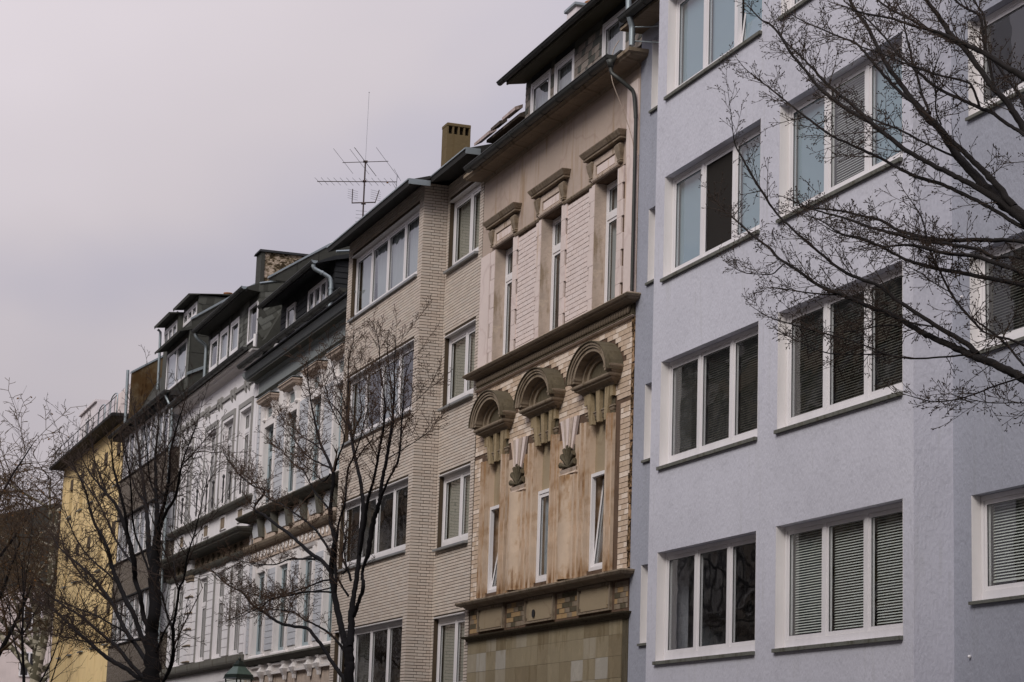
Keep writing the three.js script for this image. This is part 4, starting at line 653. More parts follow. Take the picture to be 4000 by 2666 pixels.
  for (let r = 0; r < 4; r++) for (let k = 0; k < 12; k++) part(t, 'ground_block', bx(X0 + 0.02 + k * 0.966 + 0.006, Math.min(X0 + 0.02 + (k + 1) * 0.966 - 0.006, X1 - 0.06), 4.64 - (r + 1) * 0.33, 4.64 - r * 0.33 - 0.02, -0.008, 0.03), K.whiteA);
  part(t, 'pilaster', bx(-70.3, -69.5, 9.46, 13.3, -0.01, 0.07), K.whiteA);
  part(t, 'corner_strip', bx(X1 - 0.35, X1 - 0.02, 9.46, 13.3, -0.01, 0.05), K.whiteA);
  const bd = part(t, 'ornament_band', [bx(X0 + 0.02, -70.32, 12.76, 12.86, -0.01, 0.055), bx(-69.48, X1 - 0.37, 12.76, 12.86, -0.01, 0.055), bx(-70.33, -69.47, 12.76, 12.9, 0.05, 0.10)], K.trimGrey);
  for (let x = -69.2; x < X1 - 0.5; x += 1.9) for (const d of [0, 0.42]) sub(bd, 'drop', [hood(x + d - 0.05, x + d + 0.05, 0.05, 0, [[-0.03, 12.58], [0, 12.64], [0.02, 12.72], [0.03, 12.86], [0.03, 12.93], [0, 12.97]])], K.trimGrey);
  for (let x = -73.1; x < -70.6; x += 0.8) sub(bd, 'drop', [hood(x - 0.05, x + 0.05, 0.05, 0, [[-0.03, 12.58], [0, 12.64], [0.02, 12.72], [0.03, 12.86], [0.03, 12.93], [0, 12.97]])], K.trimGrey);
  part(t, 'eaves_cornice', hood(X0 + 0.0, X1 - 0.02, 0.0, -0.01, [[0.02, 13.33], [0.05, 13.36], [0.08, 13.38], [0.22, 13.42], [0.25, 13.47], [0.32, 13.49], [0.34, 13.54], [0.2, 13.56]]), K.whiteB);
  gutter(t, X0, X1 - 0.1, 13.63, 0.44, 0.09, K.zincDark, 0.85);
  // dormer
  const dz = 0, ws = [[-69.22, -68.02], [-67.72, -66.52], [-66.18, -65.0], [-63.7, -62.5]];
  part(t, 'roof', [polyX([[0.36, 13.56], [0.34, 13.6], [-0.1, 13.9], [-0.8, 15.2], [-5.6, 18.6], [-10.2, 15.6], [-10.2, 15.4], [-5.6, 18.4], [-0.9, 15.0], [-0.3, 13.56]], X0 + 0.02, X1)], K.slateC);
  part(t, 'gable_wall', polyX([[-0.11, 15.6], [-0.11, 15.67], [-2.04, 16.95], [-5.6, 19.0], [-10.1, 16], [-10.1, 12.8], [-1.4, 12.8], [-1.4, 15.6]], X1 - 0.001, X1 + 0.05), K.slateC);
  for (let k = 0; k < 4; k++) { const z0 = -0.3 - k * 0.62, z1 = z0 - 0.6; part(t, 'cladding_sheet', hexa([[X1 + 0.052, 15.62 + 0, z0], [X1 + 0.06, 15.62, z0], [X1 + 0.06, 15.62, z1], [X1 + 0.052, 15.62, z1]], [[X1 + 0.052, 15.64 + (-0.11 - z0) * 0.663, z0], [X1 + 0.06, 15.64 + (-0.11 - z0) * 0.663, z0], [X1 + 0.06, 15.64 + (-0.11 - z1) * 0.663, z1], [X1 + 0.052, 15.64 + (-0.11 - z1) * 0.663, z1]]), K.slateC); }
  part(t, 'verge_flashing', [polyX([[-0.08, 15.66], [-0.08, 15.72], [-2.06, 17.03], [-5.6, 19.08], [-5.6, 19.0], [-2.04, 16.96]], X1 - 0.04, X1 + 0.09)], K.zinc);
  part(t, 'dormer_wall', plate(-69.62, -62.46, 13.7, 15.42, dz, 0.16, ws.map((w, i) => [w[0], w[1], i === 3 ? 14.02 : 14.08, 15.14])), K.slateC);
  part(t, 'dormer_wall', [bx(-69.62, -69.5, 13.7, 15.42, -1.6, dz - 0.162), bx(-62.58, -62.46, 13.7, 15.6, -1.2, dz - 0.162)], K.slateC);
  ws.forEach((w, i) => i < 3 ? win(t, { x0: w[0] + 0.003, x1: w[1] - 0.003, y0: 14.083, y1: 15.137, zf: dz + 0.035, d: 0.12, fw: 0.09, sw: 0.06, back: [i ? 'net' : null], seed: 220 + i }) : win(t, { x0: w[0] + 0.003, x1: w[1] - 0.003, y0: 14.023, y1: 15.137, zf: dz + 0.035, d: 0.12, fw: 0.045, sw: 0.03, glass, seed: 226 }));
  const fs = [scaleGeo(0.3, 0.2, 0.3), scaleGeo(0.24, 0.2, 0.3)], sl = [K.slate, K.slateB, K.slateC];
  for (const [a, b] of [[-69.62, -69.24], [-68.0, -67.74], [-66.5, -66.2], [-64.98, -63.72]]) for (let r = 0; r < 9; r++) { const n = Math.max(1, Math.round((b - a) / 0.24)); for (let k = 0; k < n; k++) { const m = part(t, 'slate', fs[1], sl[Math.floor(R() * 3)]); m.scale.x = (b - a) / n / 0.24; m.position.set(a + (k + 0.5) * (b - a) / n - BX, 15.4 - r * 0.155, dz + 0.004 + R() * 0.004); } }
  // scales on the dormer cheek, laid on the slant
  { const g = scaleGeo(0.2, 0.24, 0.36, 0.014); g.rotateY(Math.PI / 2);
    for (let r = 0; r < 2; r++) for (let k = 0; k < 7; k++) { const m = part(t, 'slate', g, sl[Math.floor(R() * 3)]); m.position.set(-62.452 - BX, 15.62 + 0.02 * k - r * 0.17, -0.06 - k * 0.135 - (r % 2) * 0.06); }
    const ca = Math.cos(0.6) * 0.158, sa = Math.sin(0.6) * 0.158;
    for (let i = -3; i < 12; i++) for (let j = -2; j < 12; j++) { const q = 0.02 + i * ca + j * sa, y = 15.2 + i * sa - j * ca; if (q < 0.0 || q > 1.0 || y > 15.36 || y < 14.16 + q * 0.3) continue; const m = part(t, 'slate', g, sl[Math.floor(R() * 3)]); m.position.set(-62.452 + R() * 0.004 - BX, y, -q); m.rotation.x = 0.6; } }
  part(t, 'dormer_eaves', polyX([[dz + 0.001, 15.38], [0.36, 15.42], [0.40, 15.36], [0.44, 15.38], [0.42, 15.48], [-1.4, 16.2], [-1.4, 16.1], [dz - 0.1, 15.44]], -69.75, -62.44), K.slateC);
  gutter(t, -69.75, -62.42, 15.48, 0.48, 0.075, K.zincDark, 1.3);
  part(t, 'gutter_end', halfPipe(-62.43, -62.36, 15.48, 0.48, 0.08), K.zinc);
  part(t, 'flashing', [tube([[-62.44, 15.63, 0.02], [-62.44, 15.87, -1.0]], 0.035, 6)], K.zinc);
  part(t, 'downpipe', [tube([[-69.6, 15.4, 0.46], [-69.6, 15.25, 0.4], [-69.62, 15.05, 0.12], [-69.62, 14.9, 0.08], [-69.62, 13.75, 0.08]], 0.055, 10)], K.zinc);
  part(t, 'vent_pipe', [tube([[-61.55, 13.6, 0.25], [-61.55, 13.95, 0.25]], 0.06, 8)], K.pvc);
}
{ const t = thing('chimney', 'rough rubble chimney with black cladding and lid on the white house', 'chimney', [-68.4, 16, -2], 'chimneys');
  part(t, 'stack', bx(-68.75, -68.1, 14.5, 17.92, -2.9, -1.32), K.rubble); part(t, 'cladding', bx(-68.78, -68.07, 14.5, 17.92, -1.318, -1.2), K.slateC);
  part(t, 'lid', hexa([[-68.85, 17.922, -1.12], [-68.02, 17.922, -1.12], [-68.02, 17.922, -3.0], [-68.85, 17.922, -3.0]], [[-68.8, 18.0, -1.15], [-68.05, 18.0, -1.15], [-68.05, 18.0, -2.98], [-68.8, 18.0, -2.98]]), K.slateD); }
{ const t = thing('chimney', 'cluster of pale chimney pots behind the brick house eave', 'chimney', [-62.4, 16.2, -2.3], 'chimneys');
  part(t, 'base', bx(-62.9, -62.3, 15.4, 16.78, -2.65, -2.1), K.zincDark);
  for (const [x, z] of [[-62.72, -2.2], [-62.45, -2.42], [-62.5, -2.6]]) { const p = part(t, 'pot', lathe([[0, 0], [0.09, 0], [0.1, 0.12], [0.13, 0.2], [0.13, 0.3], [0.1, 0.32], [0, 0.32]], x, 16.84, z, 10), K.chimneyWhite); sub(p, 'bracket', tube([[x + 0.13, 16.8, z], [x + 0.14, 17.2, z]], 0.012, 5), K.iron); } }
// ---------------------------------------------------------------- pebble-dash house
{
  const BX = -79, t = thing('pebbledash_house', 'dark pebble-dash house with ribbon windows and a large glazed attic dormer', 'house', [BX, 0, 0], 'houses along the street');
  const X0 = -85.5, X1 = -73.54, ZB = 0.25, a = -84.2, b = -73.78;
  part(t, 'wall', bx(X0, X1, 0, 14.0, -0.32, -0.02), K.pebble); shell(t, X0, X1, 14.2, -10, K.pebble, -0.33);
  const bands = [[0.5, 4.75, K.pebble], [4.79, 6.16, K.pebble], [7.84, 9.18, K.pebble], [10.86, 12.3, K.pebble]], rib = [[6.2, 7.8], [9.22, 10.82], [12.34, 14.02]];
  for (const [y0, y1] of bands) part(t, 'spandrel', bx(a, b, y0, y1, -0.019, ZB), K.pebble);
  for (const y of [4.75, 6.16, 7.8, 9.18, 10.82, 12.3]) part(t, 'ledge', bx(a - 0.03, b + 0.03, y + 0.001, y + 0.039, -0.018, ZB + 0.06), K.band);
  rib.forEach(([y0, y1], k) => { for (let i = 0; i < 3; i++) { const x0 = a + 0.1 + i * (b - a - 0.2) / 3, x1 = x0 + (b - a - 0.2) / 3 - 0.12; win(t, { x0, x1, y0: y0 + 0.003, y1: y1 - 0.003, zf: ZB - 0.08, lights: 3, fw: 0.06, mull: 0.08, back: ['net', i % 2 ? 'net' : null, 'shade'], seed: 240 + k * 3 + i }); if (i) part(t, 'mullion_pier', bx(x0 - 0.118, x0 - 0.002, y0 + 0.002, y1 - 0.002, -0.018, ZB - 0.02), K.ashlar); } part(t, 'end_pier', bx(b - 0.12, b, y0 + 0.002, y1 - 0.002, -0.018, ZB), K.ashlar); });
  part(t, 'eaves', bx(X0, X1, 14.03, 14.2, -0.3, 0.42), K.band); gutter(t, X0, X1 - 0.05, 14.2, 0.52, 0.09, K.zincDark, 1.2);
  part(t, 'downpipe', [tube([[-74.1, 14.1, 0.5], [-74.1, 13.9, 0.45], [-73.85, 13.7, 0.35], [-73.7, 13.45, 0.3], [-73.7, 5, 0.3]], 0.05, 8)], K.zinc);
  part(t, 'roof', [polyX([[0.4, 14.2], [0.38, 14.26], [-0.2, 14.8], [-1.0, 16.4], [-5.6, 19.4], [-10.2, 15.8], [-10.2, 15.6], [-5.6, 19.2], [-1.1, 16.2], [-0.35, 14.2]], X0 + 0.02, X1)], K.slateC);
  // glazed dormer
  part(t, 'dormer_wall', plate(-77.2, -72.95 - 0.02, 14.2, 16.2, 0, 0.15, [[-76.92, -73.32, 14.62, 15.96]]), K.slate);
  win(t, { x0: -76.917, x1: -73.323, y0: 14.623, y1: 15.957, zf: 0.03, d: 0.12, lights: 2, fw: 0.05, mull: 0.05, sw: 0.035, back: ['net', 'net'], seed: 255, label: 'large undivided attic glazing' });
  for (let k = 0; k < 8; k++) part(t, 'slate', bx(-73.31, -72.93, 14.6 + k * 0.2, 14.79 + k * 0.2, 0.001, 0.022), K.slateB);
  part(t, 'dormer_eaves', polyX([[0.0, 16.18], [0.36, 16.08], [0.4, 16.02], [0.42, 16.1], [-1.0, 16.75], [-1.0, 16.65], [-0.1, 16.2]], -77.3, -72.9), K.slateC);
  part(t, 'gable_wall', polyX([[-0.02, 13.8], [-0.02, 16.5], [-1.44, 17.48], [-5.6, 20.1], [-10, 16], [-10, 13.6]], X1 + 0.0, X1 + 0.61), K.slateC);
  for (let r = 0; r < 4; r++) for (let k = 0; k < 3; k++) { const y0 = 14.25 + r * 0.58, z0 = -0.05 - k * 0.6, y1 = Math.min(y0 + 0.56, 16.46 + (-0.02 - z0) * 0.69); if (y1 < y0 + 0.1) continue; part(t, 'cladding_sheet', bx(X1 + 0.612, X1 + 0.622, y0, y1, z0 - 0.585, z0), K.slateC); }
  part(t, 'verge_flashing', polyX([[0.02, 16.5], [0.02, 16.57], [-1.46, 17.58], [-5.6, 20.18], [-5.6, 20.1], [-1.44, 17.49]], X1 + 0.56, X1 + 0.66), K.zinc);
  part(t, 'flashing', [polyX([[0.05, 14.62], [0.05, 14.72], [-0.75, 15.1], [-0.75, 15.0]], X1 + 0.63, X1 + 0.68)], K.zinc);
  // the two small upper dormers
  for (const [x0, x1, y0, y1, z, e] of [[-79.55, -77.15, 16.72, 17.32, -0.3, 0.32], [-77.05, -74.68, 17.02, 17.52, -0.5, 0.32]]) {
    part(t, 'dormer_wall', plate(x0 - 0.12, x1 + 0.16, y0 - 1.6, y1 + 0.2, z, 0.12, [[x0, x1, y0, y1]]), K.slate);
    part(t, 'dormer_cheek', [bx(x1 + 0.04, x1 + 0.16, y0 - 1.6, y1 + 0.2, z - 2, z - 0.122), bx(x0 - 0.12, x0, y0 - 1.6, y1 + 0.2, z - 2, z - 0.122)], K.slate);
    win(t, { x0: x0 + 0.003, x1: x1 - 0.003, y0: y0 + 0.003, y1: y1 - 0.003, zf: z + 0.03, d: 0.1, lights: 3, fw: 0.08, mull: 0.12, sw: 0.06, back: ['net', 'net', 'net'], seed: 260 });
    part(t, 'dormer_eaves', polyX([[z, y1 + 0.19], [z + e, y1 + 0.16], [z + e + 0.03, y1 + 0.1], [z + e + 0.05, y1 + 0.2], [z - 2.2, y1 + 0.42], [z - 2.2, y1 + 0.34], [z - 0.05, y1 + 0.22]], x0 - 0.25, x1 + 0.25), K.slateC);
    part(t, 'downpipe', [tube([[x0 - 0.18, y1 + 0.1, z + 0.24], [x0 - 0.18, y1, z + 0.14], [x0 - 0.18, y0 - 1.5, z + 0.1]], 0.05, 8)], K.zinc);
  }
  { const g = scaleGeo(0.3, 0.26, 0.45); g.rotateY(Math.PI / 2); for (let r = 0; r < 3; r++) for (let k = 0; k < 5; k++) { const m = part(t, 'slate', g, [K.slate, K.slateC, K.slate][(r + k) % 3]); m.position.set(-74.515 - BX, 17.66 - r * 0.2, -0.68 - k * 0.27 - (r % 2) * 0.13); m.rotation.x = -0.2; } }
  part(t, 'flue', lathe([[0, 0], [0.13, 0], [0.13, 0.22], [0.16, 0.24], [0.16, 0.27], [0, 0.27]], -75, 17.72, -1.6, 12), K.terracotta);
}
// ---------------------------------------------------------------- yellow house
{
  const BX = -93.5, t = thing('yellow_house', 'ochre yellow house with rows of small deep-set windows under a dark flat eave', 'house', [BX, 0, 0], 'houses along the street');
  const X0 = -101.75, X1 = -85.54, C = [-98.95, -95.85, -92.75, -89.6, -86.5], holes = [];
  for (const c of C) for (let k = 0; k < 4; k++) holes.push([c - 0.5, c + 0.5, 3.38 + k * 3.05, 5.0 + k * 3.06]);
  part(t, 'wall', plate(X0, X1, 0, 14.95, 0, 0.36, holes), K.yellow); shell(t, X0, X1, 14.9, -10, K.yellow, -0.37); rooms(t, X0 + 0.25, X1 - 0.25, [0.1, 3, 6, 9, 12, 14.8], -0.37, -3);
  for (const c of C) for (let k = 0; k < 4; k++) win(t, { x0: c - 0.49, x1: c + 0.49, y0: 3.39 + k * 3.05, y1: 4.99 + k * 3.06, zf: -0.28, fw: 0.06, fm: K.winBrown, sw: 0.05, noSeal: true, sill: { y0: 3.33 + k * 3.05, y1: 3.375 + k * 3.05, zb: -0.3, zf: 0.09, ex: 0.06, m: K.zinc } });
  for (const c of C) for (let k = 0; k < 4; k++) part(t, 'reveal_shade_box', bx(c - 0.488, c + 0.488, 4.56 + k * 3.06, 4.985 + k * 3.06, -0.275, -0.012), K.winBrown);  // dark boxes added to stand for the shade in the reveal heads
  part(t, 'eave_slab', hood(X0, X1, 0.0, -0.4, [[0.0, 14.952], [0.5, 14.955], [0.6, 14.97], [0.62, 15.06], [0.55, 15.1]]), K.band);
  part(t, 'roof', bx(X0, X1, 15.102, 15.16, -10, 0.3), K.slateC);
  const rl = part(t, 'railing', [tube([[X0 + 0.1, 15.75, 0.45], [X1 + 0.6, 15.75, 0.45]], 0.016, 6), tube([[X0 + 0.1, 15.45, 0.45], [X1 + 0.6, 15.45, 0.45]], 0.008, 5)], K.iron);
  for (let x = X0 + 0.1; x < X1 + 0.6; x += 1.36) sub(rl, 'post', tube([[x, 15.1, 0.45], [x, 15.75, 0.45]], 0.013, 5), K.iron);
  part(t, 'party_wall', polyX([[0, 14.6], [0, 16.58], [-1.17, 17.33], [-5, 19.2], [-10, 17], [-10, 14.6]], -84.7, -84.5), K.brownWall);
  part(t, 'verge_flashing', polyX([[0.03, 16.58], [0.03, 16.65], [-1.18, 17.42], [-5, 19.28], [-5, 19.2], [-1.17, 17.34]], -84.74, -84.46), K.zinc);
  part(t, 'downpipe', [tube([[-84.6, 16.7, 0.15], [-84.6, 14.6, 0.12]], 0.06, 8)], K.zinc);
  part(t, 'roof_block', bx(-94.6, -91.0, 15.16, 17.3, -2.6, -1.0), K.pinkWall);
  const rb = part(t, 'stair_house', plate(-102.0, -97.2, 15.16, 17.45, -0.6, 0.2, [[-100.6, -99.2, 16.0, 17.1]]), K.chimneyWhite); sub(rb, 'window', ring(-100.6, -99.2, 16.0, 17.1, -0.62, 0.08, 0.12), K.pvc); sub(rb, 'pane', pane(-100.5, -99.3, 16.1, 17.0, -0.66), K.oppGlass);
  part(t, 'stair_house_side', [bx(-97.4, -97.2, 15.16, 17.45, -3, -0.802), bx(-102, -97.2, 17.452, 17.55, -3, -0.5)], K.chimneyWhite);
  for (const x of [-96.4, -93.2]) part(t, 'terrace_rail', [tube([[x, 15.16, -0.6], [x, 16.9, -0.6], [x + 1.6, 16.9, -0.6], [x + 1.6, 15.16, -0.6]], 0.03, 5, 30)], K.zinc);
}
// pale building far down the street, behind the trees
{
  const t = thing('pink_building', 'pale pink building far behind the bare trees at the end of the street', 'house', [-160, 0, -8]);
  part(t, 'wall', bx(-172, -150, 0, 13.4, -26, 14), K.pinkWall); part(t, 'roof', polyX([[14.3, 13.4], [-6, 19], [-26.3, 13.4]], -172.3, -149.6), K.slateC);
  for (let r = 0; r < 4; r++) for (let k = 0; k < 9; k++) { const z = 11 - k * 4, y = 1.6 + r * 3; const w = part(t, 'window', bx(-149.98, -149.9, y, y + 1.6, z - 0.6, z + 0.6), K.pvc); for (const s of [-1, 1]) sub(w, 'pane', bx(-149.9, -149.88, y + 0.1, y + 1.5, z + s * 0.28 - 0.22, z + s * 0.28 + 0.22), K.oppGlass); }
}
// ---------------------------------------------------------------- houses across the street: out of the frame, seen in the window glass
{
  const mats = [K.opp1, K.opp2, K.opp3], R = rng(77), looks = ['buff stucco', 'brown brick', 'grey stucco'];
  let x = 34; for (let n = 0; n < 18; n++) {
    const w = 11 + R() * 4, x1 = x, x0 = x - w, h = 15.6 + R() * 1.0, m = mats[n % 3];
    const t = thing('facing_house', looks[n % 3] + ' house, ' + ['first', 'second', 'third', 'fourth', 'fifth', 'sixth', 'seventh', 'eighth', 'ninth', 'tenth', 'eleventh', 'twelfth', 'thirteenth', 'fourteenth', 'fifteenth', 'sixteenth', 'seventeenth', 'last'][n] + ' in the row across the street', 'house', [x0, 0, 19], 'houses across the street');
    part(t, 'wall', bx(x0, x1, 0, h, 19, 28), m); part(t, 'roof', polyX([[18.6, h], [19.6, h + 2.3], [23.5, h + 2.8], [28.4, h]], x0, x1), K.slateC);
    part(t, 'cornice', bx(x0, x1, h - 0.7, h - 0.002, 18.5, 18.998), n % 2 ? K.mould : m); part(t, 'string_course', bx(x0, x1, 4.0, 4.3, 18.8, 18.998), m);
    const k = Math.floor(w / 2.6);
    for (let i = 0; i < k; i++) for (let r = 0; r < 4; r++) { const c = x0 + (i + 0.5) * w / k, y = 4.9 + r * 3.0; const f = part(t, 'window', ring(c - 0.75, c + 0.75, y - 0.15, y + 2.1, 18.998, 0.12, 0.16), K.opp3); sub(f, 'pane', bx(c - 0.58, c + 0.58, y + 0.01, y + 1.93, 18.95, 18.99), K.oppGlass); sub(f, 'hood', bx(c - 0.9, c + 0.9, y + 2.12, y + 2.32, 18.6, 18.997), K.opp3); if ((i + r + n) % 3 === 0) { const bl = part(t, 'balcony', bx(c - 1.1, c + 1.1, y - 0.4, y - 0.16, 18.1, 18.996), K.opp3); sub(bl, 'railing', [bx(c - 1.1, c + 1.1, y + 0.75, y + 0.82, 18.12, 18.18), ...[...Array(10)].map((_, q) => bx(c - 1.07 + q * 0.235, c - 1.05 + q * 0.235, y - 0.16, y + 0.75, 18.14, 18.16))], K.iron); } }
    x = x0 - 0.02;
  }
}
